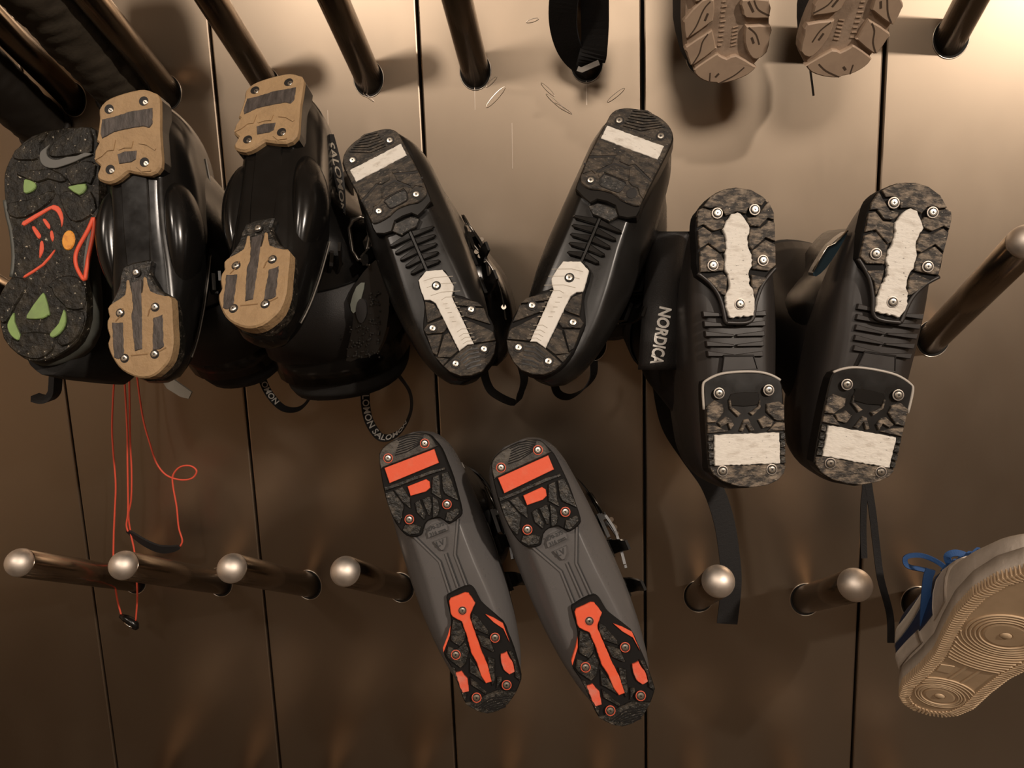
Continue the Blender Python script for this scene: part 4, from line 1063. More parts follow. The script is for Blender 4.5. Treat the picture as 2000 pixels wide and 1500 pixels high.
# ---- pair with white bars --------------------------------------------------
def white_boot(pose, label, mirror, side):
    b = SkiBoot('B', pose, label, .289, mirror=mirror, shell='satin', cuff='satin', side=side, wscale=1.0, height=.235, seams=False)
    hp = b.pad('heel_pad', 'heel_sole', 'rubber_black', 2.2, 22, 1.2)
    b.piece(hp, 'heel_tread', 'heel_tread', 'rubber', 0, 6, .9, 0, None, 2)
    b.piece(hp, 'heel_bar', 'white_bar', 'white', -.5, 3, .4, .35, 'scuffed white bar')
    b.piece(hp, 'heel_recess', 'size_recess', 'rubber_dark', -.35, 3, .5, 0, 'dark block painted as a recess', 2)  # stands proud of the tread; recess shade is put into its colour
    b.lugs(hp, 'hl', 'rubber', -.9, 3, .5)
    b.lines(hp, 'hg', 'groove_shade', 'hole', 1.9, -.25, .3)  # dark strips laid on the tread paint the shade in its grooves
    obj('recess_edge_shade', *tube([(x / 1000, y / 1000, -.0003) for x, y in smooth_poly(b.sh['heel_recess'], 2)], .0008, 5, True), M['hole'], hp)  # dark outline paints the shade around the recess
    b.lines(hp, 'hchev', 'chevron_ridges', 'rubber', 1.7, -1.3, .3)
    b.screws(hp, 'heel_screws', SCREW, skip=(() if mirror else (3,)))
    tp = b.pad('toe_pad', 'toe_sole', 'groove_black', 2.4, 22, 1.2)
    b.lugs(tp, 'tl', 'rubber')
    b.piece(tp, 'toe_bar', 'white_bar', 'white_clean', -.8, 5, .5, .25, 'long white tread bar')
    # tread lines across the white bar
    p = b.sh['toe_bar']
    top = Vector(p[0]).lerp(Vector(p[1]), .5); end = Vector(p[8]).lerp(Vector(p[9]), .5)
    sd = (Vector(p[1]) - Vector(p[0])).normalized()
    g = MB()
    for q in (.10, .19, .30, .37, .80, .86, .91, .96):
        c = top.lerp(end, q)
        w_ = 16 if .07 < q < .34 else 7.5
        dn = (end - top).normalized() * 2.5
        g.add(flat_line([tuple(c - sd * w_), tuple(c + sd * w_ * .2 - dn * .2), tuple(c + sd * w_ + dn)], .55, -.95, -.4))
    for q in (.45, .51, .57, .63, .69):
        c = top.lerp(end, q)
        g.add(flat_line([tuple(c - sd * 7.5), tuple(c - sd * 3)], .55, -.95, -.4)); g.add(flat_line([tuple(c + sd * 3), tuple(c + sd * 7.5)], .55, -.95, -.4))
    g.build('bar_grooves', M['print_grey'], tp)
    b.lines(tp, 'tchev', 'chevron_ridges', 'rubber_black', 1.5, -.5, .3)
    b.screws(tp, 'toe_screws', SCREW, z=-.9)
    obj('moulded_plate', *prism(b.sh['hex_plate'], 3.2, 12, 1.0), M['rubber_dark'], b.shell)
    # herringbone ribs on the arch
    c0, c1 = Vector(b.sh['ribc'][0]), Vector(b.sh['ribe'][0])
    d = (c1 - c0).normalized(); nrm = Vector((-d.y, d.x))
    obj('arch_spine', *flat_line([tuple(c0 - d * 2), tuple(c1)], 2.2, 5.5, 10), M['satin'], b.shell)
    for i in range(5):
        c = c0 + (c1 - c0) * (.06 + .2 * i)
        for s_ in (1, -1):
            w_ = (25 - 2.2 * i)
            poly = [c + nrm * s_ * 1.4 + d * -4.4, c + nrm * s_ * w_ + d * -.2, c + nrm * s_ * (w_ + 1.2) + d * 2.0, c + nrm * s_ * (w_ - 2) + d * 3.6, c + nrm * s_ * 1.4 + d * 2.8]
            obj('arch_rib', *prism([tuple(q) for q in poly], 4.6, 12, 1.2), M['gloss'], b.shell)
    b.strap(b.top * .62, b.top * .9, .004)
    b.buckles()
    return b
bw = white_boot('B_left', 'black ski boot with white bars, left of the V-shaped pair', True, 1)
bw2 = white_boot('B_right', 'black ski boot with white bars, right of the V-shaped pair', False, 1)
def pull_loop(boot, pxs, y, w):
    p = curve([at(a, b_, y) for a, b_ in pxs], 6)
    wd = [((q - CAM_POS).normalized() * .5 + Vector((0, 0, 1)).cross((p[min(i + 1, len(p) - 1)] - p[max(i - 1, 0)]).normalized()) * .2 + Vector((.6, 0, .5))) for i, q in enumerate(p)]
    return world_part(boot, 'pull_loop', ribbon(p, wd, w, .0016), 'webbing')
pull_loop(bw, [(944, 715), (950, 745), (965, 768), (1005, 786), (1018, 765), (1024, 740), (1018, 712)], -.07, .012)
pull_loop(bw2, [(1090, 720), (1083, 745), (1090, 768), (1112, 775), (1140, 760), (1158, 735), (1160, 705)], -.07, .012)
# open shell flap on the left boot with its metal edge
dome(bw, 'shell_flap', [(905, 440), (928, 470), (950, 500), (978, 538), (997, 590), (1002, 640), (990, 690), (960, 715), (925, 640), (900, 540)], -.145, .03, 'gloss')
world_part(bw, 'flap_edge', tube(curve([at(x, y, -.172) for x, y in [(925, 478), (940, 497), (958, 520), (972, 548), (982, 585), (988, 625)]], 5), .0014, 6), 'buckle', True)
for (x, y) in ((938, 500), (946, 508), (931, 492), (984, 600)):
    share('rivet', RIVET, bw.root, bw.root.matrix_world.inverted() @ at(x, y, -.172))

# ---- toe-up pair with white strips --------------------------------------------
def toeup_boot(pose, label, mirror, side):
    b = SkiBoot('C', pose, label, .278, mirror=mirror, shell='brown_shell', cuff='matte_black', side=side, wscale=.86, height=.285, hscale=1.12, hmax=.75, cuff_rx=.058, ry=.054, lean=31, r0=.034, seams=False)
    hp = b.pad('heel_pad', 'heel_sole', 'satin', 2.5, 22, 1.2)
    b.lugs(hp, 'hl', 'rubber_scuff')
    b.lugs(hp, 'hs', 'rubber_dark')
    b.piece(hp, 'heel_bar', 'white_bar', 'white', -.8, 5, .6, .55, 'scuffed white block')
    b.piece(hp, 'heel_recess', 'size_recess', 'rubber_black', 1.4, 4, .5, 0, 'dark block painted as a recess', 2)
    obj('pale_rim', *tube(curve([(x / 1000, y / 1000, .0035) for x, y in b.sh['heel_rim']], 4), .0013, 6), M['rim_grey'], hp, True)
    b.screws(hp, 'heel_screws', SCREW_SILVER)
    tp = b.pad('toe_pad', 'toe_sole', 'groove_black', 3.0, 22, 1.2)
    b.lugs(tp, 'tl', 'rubber_scuff')
    b.piece(tp, 'toe_bar', 'white_bar', 'white', -.9, 5, .7, .75, 'ragged white tread strip')
    obj('pale_rim', *tube(curve([(x / 1000, y / 1000, .0025) for x, y in b.sh['toe_rim']], 4), .0020, 6), M['brown_shell'], tp, True)
    b.screws(tp, 'toe_screws', SCREW_SILVER, z=-.9)
    obj('moulded_plate', *prism(b.sh['plate'], 4.2, 12, 1.0), M['brown_shell'], b.shell)
    obj('plate_edge', *tube([(x / 1000, y / 1000, .0042) for x, y in b.sh['plate']], .0011, 6, True), M['hole'], b.shell)
    q = b.sh['ribs_px']
    for i in range(5):
        l = Vector(q[0]).lerp(Vector(q[2]), i / 4); r = Vector(q[1]).lerp(Vector(q[3]), i / 4); c = l.lerp(r, .5)
        dn = (Vector(q[2]) - Vector(q[0])).normalized()
        for e in (l, r):
            poly = [e - dn * 2.6, e + dn * 2.6, c + dn * 2.9 + (e - c) * .05, c + dn * .7 + (e - c) * .05]
            obj('arch_rib', *prism([tuple(z) for z in poly], 5.2, 12, .8), M['brown_shell'], b.shell)
    b.buckles(False, False)
    return b
bc = toeup_boot('C_left', 'dark toe-up ski boot beside the large lettered strap', False, 1)
bc2 = toeup_boot('C_right', 'dark toe-up ski boot nearest the right edge, tilted', True, 1)
bc.strap(bc.top * .60, bc.top * 1.0, .004)
# wide closing strap standing off the cuff, with its lettering
sp = [[(1264, 452), (1300, 450), (1347, 452)], [(1262, 520), (1300, 520), (1340, 520)], [(1256, 590), (1295, 592), (1334, 592)], [(1250, 660), (1290, 662), (1330, 662)], [(1246, 722), (1285, 724), (1328, 722)]]
SPY = [-.22, -.25, -.28, -.30, -.30]
def strap_pt(u, w, off=0.0):
    i = min(3, int(w * 4)); f = w * 4 - i
    r0 = Vector(sp[i][0]).lerp(Vector(sp[i][2]), u); r1 = Vector(sp[i + 1][0]).lerp(Vector(sp[i + 1][2]), u)
    q = r0.lerp(r1, f)
    y = SPY[i] + (SPY[i + 1] - SPY[i]) * f + .012 * (2 * u - 1) ** 2
    return at(q.x, q.y, y - off)
vv = [strap_pt(u / 8, w / 20) for w in range(21) for u in range(9)] + [strap_pt(u / 8, w / 20, -.003) for w in range(21) for u in range(9)]
ff = []
for w in range(20):
    for u in range(8):
        a = w * 9 + u
        ff += [(a, a + 1, a + 10, a + 9), (189 + a, 189 + a + 9, 189 + a + 10, 189 + a + 1)]
for u in range(8): ff += [(u, u + 1, 190 + u, 189 + u), (180 + u, 181 + u, 370 + u, 369 + u)]
for w in range(20): ff += [(w * 9, w * 9 + 9, 198 + w * 9, 189 + w * 9), (w * 9 + 8, w * 9 + 17, 206 + w * 9, 197 + w * 9)]
pst = world_part(bc, 'power_strap', (vv, ff), 'strap', True)
pst['label'] = 'wide black strap with white lettering'
tv, tf = text_geo('NORDICA', 1.0, .0, .035, .25)
xs = [q[0] for q in tv]; x0_, x1_ = min(xs), max(xs)
tv = [strap_pt(.56 - .14 * (q[0] - x0_) / (x1_ - x0_) + q[1] * .42, .525 + .425 * (q[0] - x0_) / (x1_ - x0_), .0012) for q in tv]
vv, ff = to_local((tv, tf), bc.root)
tag(obj('lettering', vv, ff, M['print'], pst), 'white strap lettering')
# hanging strap tails
def tail(boot, pxs, y, w, name='strap_tail'):
    p = curve([at(a, b_, y) for a, b_ in pxs], 8)
    wd = [(p[min(i + 1, len(p) - 1)] - p[max(i - 1, 0)]).cross((q - CAM_POS)).normalized() * .92 + (q - CAM_POS).normalized() * .3 for i, q in enumerate(p)]
    return world_part(boot, name, ribbon(p, wd, w, .0018), 'webbing')
tail(bc, [(1292, 700), (1296, 760), (1312, 830), (1350, 890), (1388, 945), (1412, 1010), (1424, 1080), (1428, 1140), (1420, 1218)], -.10, .027)
tail(bc, [(1340, 715), (1335, 740), (1322, 752), (1328, 775), (1322, 800)], -.12, .012)
tail(bc2, [(1630, 740), (1660, 800), (1685, 880), (1690, 945), (1687, 985), (1686, 1040), (1688, 1090)], -.16, .007)
tail(bc2, [(1640, 740), (1670, 800), (1690, 880), (1696, 945), (1704, 1000), (1712, 1070), (1720, 1130), (1738, 1200), (1740, 1255)], -.16, .008)
tail(bc2, [(1545, 730), (1560, 752), (1590, 775), (1620, 790)], -.14, .022)
dome(bc2, 'instep_shell', [(1662, 446), (1700, 470), (1700, 600), (1690, 720), (1600, 725), (1545, 715), (1528, 650), (1532, 590), (1562, 555), (1590, 532), (1622, 480)], -.20, .075, 'satin')
# blue polished instep buckle of the tilted boot
pb = plate(bc2, 'instep_buckle', [(1588, 533), (1602, 508), (1622, 478), (1655, 452), (1648, 470), (1630, 500), (1612, 525), (1594, 540)], -.298, 'blue_gloss', .02)
world_part(bc2, 'buckle_trim', tube([at(x, y, -.300) for x, y in [(1588, 531), (1600, 508), (1616, 482), (1630, 476), (1656, 450)]], .0011, 6), 'chrome', True)

# ---- grey pair with red inserts ------------------------------------------------
def grey_boot(pose, label, side):
    b = SkiBoot('D', pose, label, .308, shell='grey_shell', cuff='gloss', side=side, wscale=1.0, height=.25)
    hp = b.pad('heel_pad', 'heel_sole', 'groove_black', 2.6, 22, 1.2)
    b.lugs(hp, 'hl', 'rubber_dark')
    b.piece(hp, 'heel_bar', 'red_bar', 'red', -.6, 3, .5, 0, 'orange red bar')
    b.piece(hp, 'heel_small', 'red_block', 'red', -.4, 3, .5, 0, 'small orange red block')
    b.piece(hp, 'hcap', 'heel_cap', 'rubber_scuff_dark', .4, 4, .8, 0, None, 2)
    b.lines(hp, 'hchev', 'chevron_ridges', 'groove_black', 1.1, .15, .8)  # dark strips on the cap, painted as shade in chevron grooves
    b.screws(hp, 'heel_screws', SCREW_RED, z=.3)
    tp = b.pad('toe_pad', 'toe_sole', 'groove_black', 2.8, 22, 1.2)
    b.lugs(tp, 'tl', 'rubber_dark')
    b.piece(tp, 'toe_bar', 'red_key', 'red', -.9, 4, .7, .25, 'key-shaped orange red strip')
    b.piece(tp, 'ins0', 'red_block', 'red_scuffed', -.5, 4, .5, .4, 'scuffed red block')
    b.piece(tp, 'ins1', 'red_block', 'red_scuffed', -.5, 4, .5, .4, 'scuffed red block')
    b.piece(tp, 'edge0', 'red_edge', 'red', .8, 8, .4, 0, 'thin red edge')
    b.piece(tp, 'edge1', 'red_edge', 'red', .8, 8, .4, 0, 'thin red edge')
    b.lines(tp, 'tchev', 'chevron_ridges', 'groove_black', 1.1, -.25, .4)  # raised dark strips paint the groove shade on the toe
    b.screws(tp, 'toe_screws', SCREW_RED, z=-.6)
    pl_ = obj('size_plate', *prism(b.sh['plate'], 4.6, 12, 1.0), M['grey_raised'], b.shell)
    tr_ = obj('badge_plate', *prism(b.sh['tri'], 4.6, 12, 1.0), M['grey_raised'], b.shell)
    def emboss(txt, pts, size, parent, fx=.5, fy=.5):
        c = sum((Vector(p) for p in pts), Vector((0, 0))) / len(pts)
        ex = (Vector(SHAPES['D']['heel_bar'][1]) - Vector(SHAPES['D']['heel_bar'][0])).normalized()
        ex3 = Vector((ex.x, ex.y, 0))
        ez = Vector((0, 0, -1)); ey = ez.cross(ex3)
        c = c + Vector((ey.x, ey.y)) * fy
        obj('embossed_text', *xform(text_geo(txt, size, .0002, .0001), (c.x / 1000, c.y / 1000, .0040), ex3, ey, ez), M['print_dark'], parent)
    emboss('270-275', b.sh['plate'], .0056, pl_, 0, 2.8)
    emboss('316 mm', b.sh['plate'], .0056, pl_, 0, -3.4)
    emboss('LV', b.sh['tri'], .0085, tr_, 0, 1.5)
    for k in ('ln0', 'ln1', 'ln2'):
        obj('moulded_line', *flat_line(b.sh[k], 2.0, 7.0, 11), M['grey_raised'], b.shell)
        obj('moulded_line', *flat_line([(x + 2.0, y) for x, y in b.sh[k]], .9, 7.2, 11), M['print_dark'], b.shell)
    c0, c1 = b.sh['toe_pad'][0], b.sh['toe_pad'][6]
    b.strap(b.top * .62, b.top * .9, .004)
    b.buckles()
    return b
bg = grey_boot('D_left', 'graphite grey ski boot with orange red inserts, left of the pair', 1)
bg2 = grey_boot('D_right', 'graphite grey ski boot with orange red inserts, right of the pair', 1)

# ------------------------------------------------------------------ running shoe on the left
S_ = SHAPES['S']
rs = empty('running_shoe', pose_matrix('S'))
tag(rs, 'black running shoe with green pads and coral red lines on its sole', 'shoe')
outs = obj('outsole', *prism(smooth_poly(S_['pad'], 2), 1.5, 16, 1.5), M['snk_rubber'], rs)
def widen(pts, k):
    c = sum((Vector(p) for p in pts), Vector((0, 0))) / len(pts)
    return [tuple(c + (Vector(p) - c) * k) for p in pts]
obj('midsole', *prism(smooth_poly(widen(S_['pad'], 1.02), 2), 14, 36, 5), M['snk_grey'], rs, True)
for i in range(10):
    obj('tread_pad', *prism(smooth_poly(S_['l%d' % i], 2), -.5, 6, 1.4), M['snk_rubber'], outs)
for i in range(5):
    obj('green_pad', *prism(smooth_poly(S_['g%d' % i], 2), -1.4, 6, 1.0), M['green'], outs)['label'] = 'green rubber pad'
for k in ('arc', 'b0', 'b1', 'b2', 'b3', 'b4'):
    obj('red_line', *prism(smooth_poly(S_[k], 2), .6, 6, .8), M['snk_red'], outs)['label'] = 'coral red line'
obj('red_loop', *tube(curve([(x / 1000, y / 1000, .0015) for x, y in S_['loop'] + S_['loop'][:1]], 4), .0024, 6), M['snk_red'], outs, True)['label'] = 'coral red loop'
obj('loop_filling', *prism(S_['loop'], 2.2, 8, .5), M['logo_grey'], outs)
c_, a_, b_ = [Vector(p) for p in S_['oval']]
ov = [tuple(c_ + (a_ - c_) * math.cos(q * math.pi / 10) + (b_ - c_) * math.sin(q * math.pi / 10)) for q in range(20)]
obj('orange_badge', *prism(ov, -.2, 6, 1.0), M['orange'], outs)['label'] = 'orange oval badge'
obj('logo', *prism(smooth_poly(S_['logo'], 2), -1.2, 5, .5), M['logo_grey'], outs)['label'] = 'grey curved logo'
side_strip = MB().add(tube(curve([(x / 1000, y / 1000, .0035) for x, y in [S_['pad'][26], S_['pad'][25], S_['pad'][24], S_['pad'][23], S_['pad'][22]]], 4), .003, 6))
side_strip.build('side_strip', M['snk_grey'], outs, True)
up_tab = [(0.0, .012, .018, .045, .055, .026, 0), (.04, .028, .034, .045, .062, .026, 0), (.15, .044, .047, .045, .070, .026, 0), (.35, .047, .048, .048, .085, .026, 0),
          (.55, .038, .046, .060, .125, .026, -.004), (.75, .040, .052, .080, .170, .026, -.004), (.90, .034, .050, .090, .185, .026, -.004), (.97, .022, .042, .095, .185, .026, -.004), (1.0, .008, .026, .100, .180, .026, -.004)]
obj('upper', *Body(.004, .286, up_tab).geo(24, 28), M['snk_up'], rs, True)
hk = curve([at(x, y, -.21) for x, y in [(118, 700), (110, 728), (108, 752), (106, 766), (97, 777), (84, 780), (68, 776)]], 5)
obj('heel_pull', *to_local(ribbon(hk, Vector((.1, 1, .1)), .014, .008), rs), M['webbing'], rs)

# ------------------------------------------------------------------ taupe shoes at the top
def taupe_shoe(pose, label, mirror):
    q = {k: [((-x if mirror else x), y) for x, y in v] for k, v in SHAPES['W'].items()}
    r = empty('trail_shoe', pose_matrix(pose))
    tag(r, label, 'shoe', 'taupe soled shoes')
    sg = 1 if q['pad'][0][0] > q['pad'][-1][0] else -1
    pad = [(18 * sg, -104), (34 * sg, -92), (40 * sg, -60)] + q['pad'] + [(-40 * sg, -60), (-34 * sg, -92), (-18 * sg, -104)]
    base = obj('outsole', *prism(smooth_poly(pad, 2), 4.5, 20, 2.5), M['brown_base'], r)
    for yy in (-88, -62):
        for e in (1, -1):
            obj('tread_lug', *prism(smooth_poly([(e * 6, yy), (e * 34, yy - 4), (e * 36, yy + 16), (e * 8, yy + 20)], 2), -1.0, 8, 1.3), M['brown'], base)
    for k in ('l0', 'l1', 'l2', 'l3', 'l4'):
        obj('tread_lug', *prism(smooth_poly(q[k], 2), -1.0, 8, 1.3), M['brown'], base, False)
    for k, sh in (('l1', -44), ('l3', -44), ('l2', -46), ('l4', -46)):
        obj('tread_lug', *prism(smooth_poly([(x, y + sh - (20 if k in ('l2', 'l4') else 24)) for x, y in q[k]], 2), -1.0, 8, 1.3), M['brown'], base)
    for i in range(10):
        obj('tread_sipe', *flat_line([tuple(z) for z in curve([(x, y, 0) for x, y in q['s%d' % i]], 4) for z in [(z.x, z.y)]], 1.5 if i < 6 else 2.4, -1.25, -.6), M['brown_cut'], base)
    rnd = random.Random(3)
    marks = MB()
    for i in range(16):
        marks.add(flat_line([(-3 + (6 if mirror else 0) - 1.5, 60 + i * 5.2), (-3 + (6 if mirror else 0) + 2.5 + rnd.random() * 2, 60 + i * 5.2)], 1.2, 3.6, 4.6))
    for i in range(6):
        marks.add(flat_line([(10 * (-1 if mirror else 1), 120 + i * 4.0), (16 * (-1 if mirror else 1), 119 + i * 4.0)], 1.0, 3.6, 4.6))
    marks.build('moulded_marks', M['brown'], base)
    tab = [(0, .02, .03, .05, .06, .016, 0), (.06, .036, .045, .05, .09, .016, 0), (.3, .042, .050, .05, .10, .016, 0), (.6, .045, .051, .045, .09, .016, 0), (.8, .041, .048, .042, .075, .016, 0), (.93, .030, .037, .04, .062, .016, 0), (.985, .015, .022, .038, .052, .018, 0), (1, .006, .010, .038, .046, .02, 0)]
    obj('upper', *Body(-.10, .180, tab).geo(26, 28), M['brown_up'], r, True)
    return r
sh1 = taupe_shoe('W_left', 'taupe soled shoe at the top, nearer the black strap', False)
sh2 = taupe_shoe('W_right', 'taupe soled shoe at the top, nearer the corner peg', True)
lace = obj('lace_end', *to_local(tube([at(x, y, -.10) for x, y in [(1581, 115), (1583, 140), (1586, 162), (1589, 187)]], .0012, 6), sh2), M['brown_up'], sh2, True)

# ------------------------------------------------------------------ blue and white sneaker at the right
K = empty('sneaker', pose_matrix('K'))
tag(K, 'blue and white leather sneaker with a ridged gum sole', 'shoe')
KL = .295
sole_tab = [(0, .008), (.02, .020), (.06, .029), (.14, .0345), (.28, .033), (.40, .034), (.52, .041), (.66, .0475), (.78, .0475), (.88, .041), (.95, .029), (.985, .017), (1, .006)]
def half(t): return float(np.interp(t, [r[0] for r in sole_tab], [r[1] for r in sole_tab]))
ts = [(1 - math.cos(math.pi * k / 90)) / 2 for k in range(91)]
outl = [(half(t) * 1000, t * KL * 1000) for t in ts] + [(-half(t) * 1000, t * KL * 1000) for t in ts[::-1][1:-1]]
ks = obj('outsole', *prism(outl, 0, 9, 1.2), M['gum'], K)
mid_ = widen(outl, 1.03)
obj('midsole', *prism(mid_, 6, 25, 2.5), M['leather'], K, True)
rd = MB()
def outline_at(i, inset):
    n_ = len(outl)
    a, b = Vector(outl[i - 1]), Vector(outl[(i + 1) % n_])
    t = (b - a).normalized()
    return Vector(outl[i]), Vector((-t.y, t.x)), t
# ridged border: short bars square to the edge
acc = 0.0
n_ = len(outl)
for i in range(n_):
    p, q = Vector(outl[i]), Vector(outl[(i + 1) % n_])
    l = (q - p).length
    while acc < l:
        c = p.lerp(q, acc / l)
        t = (q - p).normalized(); nv = Vector((-t.y, t.x))
        if True:
            e = c + nv * 8.5 + t * 3.0
            rd.add(flat_line([tuple(c - nv * 1.5), tuple(c + nv * 4), tuple(e)], 1.6, -1.2, 2))
            rd.add(([(v_[0], v_[1], v_[2]) for v_ in box((c - nv * 1.6).x / 1000, (c - nv * 1.6).y / 1000, .004, .0016, .0016, .009)[0]], box(0, 0, 0, 1, 1, 1)[1]))
        acc += 3.9
    acc -= l
tag(rd.build('edge_ridges', M['gum_ridge'], ks), kind='stuff')
def circle(cy, r, a0=0, a1=2 * math.pi, z=-.0004, cx=0.0, n=40):
    return [(cx + r * math.cos(a0 + (a1 - a0) * k / n), cy + r * math.sin(a0 + (a1 - a0) * k / n), z) for k in range(n + 1)]
for cy, rr in ((.045, (.0235, .0205, .0180)), (.185, (.0330, .0295, .0255, .0220))):
    for r in rr:
        obj('pivot_ring', *tube(circle(cy, r)[:-1], .0012, 6, True), M['gum_ridge'], ks, True)
    obj('pivot_disc', *xform(disc_rings([(rr[-1] - .003, .001), (rr[-1] - .003, -.0008), (rr[-1] - .005, -.0012), (.006, -.0012), (.004, .0002)], 28), (0, cy, 0), (1, 0, 0), (0, 1, 0), (0, 0, 1)), M['gum'], ks)
    obj('pivot_button', *xform(disc_rings([(.0055, 0), (.0045, -.0016), (.002, -.0022)], 20), (0, cy, -.0002), (1, 0, 0), (0, 1, 0), (0, 0, 1)), M['gum_ridge'], ks, True)
arcs = MB()
for j in range(8):
    r = .037 + j * .0044
    pts = [p for p in circle(.185, r, math.radians(200), math.radians(340)) if abs(p[0]) < half(max(0, min(1, p[1] / KL))) - .009]
    if len(pts) > 3: arcs.add(tube(pts, .0011, 5))
for j in range(3):
    r = .0275 + j * .004
    pts = [p for p in circle(.045, r, math.radians(30), math.radians(150)) if abs(p[0]) < half(max(0, min(1, p[1] / KL))) - .009]
    if len(pts) > 3: arcs.add(tube(pts, .0011, 5))
tag(arcs.build('arc_ridges', M['gum_ridge'], ks, True), kind='stuff')
obj('shank_groove', *flat_line([(-6, 82), (-10, 118)], 2.2, -.6, .4), M['gum_ridge'], ks)
obj('shank_groove', *flat_line([(6, 82), (2, 118)], 2.2, -.6, .4), M['gum_ridge'], ks)
obj('moulded_badge', *prism([(10, 92), (22, 90), (24, 104), (12, 108)], -.6, 2, .5), M['gum_ridge'], ks)
ktab = [(0, .008, .012, .050, .100, .021, 0), (.02, .020, .026, .050, .114, .021, 0), (.08, .030, .037, .050, .120, .021, 0), (.20, .033, .038, .050, .116, .021, 0), (.34, .033, .038, .050, .118, .021, 0),
        (.46, .037, .040, .048, .108, .021, 0), (.6, .044, .046, .044, .090, .021, 0), (.76, .045, .047, .042, .070, .021, 0), (.9, .036, .038, .040, .058, .021, 0), (.97, .022, .026, .038, .050, .021, 0), (1, .008, .012, .038, .044, .021, 0)]
kb = Body(.002, KL - .004, ktab)
# upper, open at the ankle
rings = []
tt_ = [(1 - math.cos(math.pi * k / 36)) / 2 for k in range(37)]
v_, f_ = loft([[kb.pt(t, k / 40) for k in range(40)] for t in tt_])
keep = []
for f in f_:
    c = sum((Vector(v_[i]) for i in f), Vector()) / len(f)
    if .02 * KL < c.y < .36 * KL and c.z > .102 and abs(c.x) < .032: continue
    keep.append(f)
obj('upper', v_, keep, M['leather'], K, True)
obj('insole', *prism([(x * .82, 8 + (y - 8) * .9) for x, y in outl], 26, 29, .5), M['navy'], K)
def patch(name, rows, m_, off=.0016, parent=None):
    """rows: list of (list of (t,a)) lines; skin over the upper"""
    n = len(rows[0])
    v = [kb.pt(t, a, off) for r in rows for t, a in r] + [kb.pt(t, a, -.001) for r in rows for t, a in r]
    N = len(rows) * n
    f = []
    for i in range(len(rows) - 1):
        for k in range(n - 1):
            f.append((i * n + k, i * n + k + 1, (i + 1) * n + k + 1, (i + 1) * n + k))
    edge = [k for k in range(n)] + [i * n + n - 1 for i in range(1, len(rows))] + [(len(rows) - 1) * n + k for k in range(n - 2, -1, -1)] + [i * n for i in range(len(rows) - 2, 0, -1)]
    for j in range(len(edge)):
        a, b = edge[j], edge[(j + 1) % len(edge)]
        f.append((a, b, b + N, a + N))
    return obj(name, v, f, m_, parent or K, True)
for sgn in (1, -1):
    def A(a): return a if sgn > 0 else 1 - a
    patch('quarter_panel', [[(.015 + .48 * u / 16 - .10 * w / 8 * (u / 16), A(.225 + .215 * w / 8)) for u in range(17)] for w in range(9)], M['navy'])
    path = curve([(.02, .296, 0), (.14, .290, 0), (.26, .300, 0), (.35, .33, 0), (.37, .37, 0), (.33, .40, 0)], 5)
    wid = [.030 + .022 * math.sin(math.pi * min(1, i / (len(path) - 1) * .9)) - .030 * max(0, i / (len(path) - 1) - .7) for i in range(len(path))]
    rows = [[(p.x - w * sg * .9 * (i / len(path)), A(p.y + w * sg * .62 * (1.1 - i / len(path)))) for i, (p, w) in enumerate(zip(path, wid))] for sg in (-1, -.33, .33, 1)]
    lg = patch('logo', rows, M['leather_white'], .0028)
    lg['label'] = 'white curved logo'
    patch('heel_foxing', [[(.005 + .30 * u / 10, A(.195 + .045 * w / 4 - .01 * (u / 10))) for u in range(11)] for w in range(5)], M['leather'], .0030)
    patch('eyestay', [[(.36 + .30 * u / 10, A(.435 + .030 * w / 3)) for u in range(11)] for w in range(4)], M['leather_white'], .0032)
    patch('vamp_overlay', [[(.44 + .14 * u / 8 + .04 * w / 5, A(.20 + .22 * w / 5)) for u in range(9)] for w in range(6)], M['leather'], .0026)
patch('tongue', [[(.30 + .32 * u / 8, .46 + .08 * w / 6) for u in range(9)] for w in range(7)], M['leather_white'], .006)
for j in range(5):
    t = .36 + .065 * j
    p = [kb.pt(t + .012 * (k % 2), .435 + .13 * k / 8, .009 if 0 < k < 8 else .004) for k in range(9)]
    obj('lace', *ribbon(curve(p, 3), Vector((0, 1, 0)), .0065, .0018), M['lace_blue'], K)
kp = lambda pts, y: curve([at(a, b, y) for a, b in pts], 6)
for nm, pts, y, w in (('lace', [(1858, 1122), (1835, 1100), (1800, 1085), (1770, 1088), (1772, 1105), (1800, 1112), (1825, 1118)], -.165, .0055),
                      ('lace', [(1862, 1112), (1850, 1088), (1868, 1080), (1895, 1090), (1910, 1108)], -.20, .0075),
                      ('lace', [(1818, 1112), (1812, 1130), (1808, 1170), (1806, 1215), (1808, 1255)], -.25, .0095)):
    q = kp(pts, y)
    obj(nm, *to_local(ribbon(q, [(q[min(i + 1, len(q) - 1)] - q[max(i - 1, 0)]).cross(c - CAM_POS).normalized() + (c - CAM_POS).normalized() * .4 for i, c in enumerate(q)], w, .0018), K), M['lace_blue'], K)
obj('loose_thread', *to_local(tube(kp([(1796, 1220), (1797, 1240), (1800, 1252), (1803, 1257)], -.215), .0006, 5), K), M['leather_white'], K)

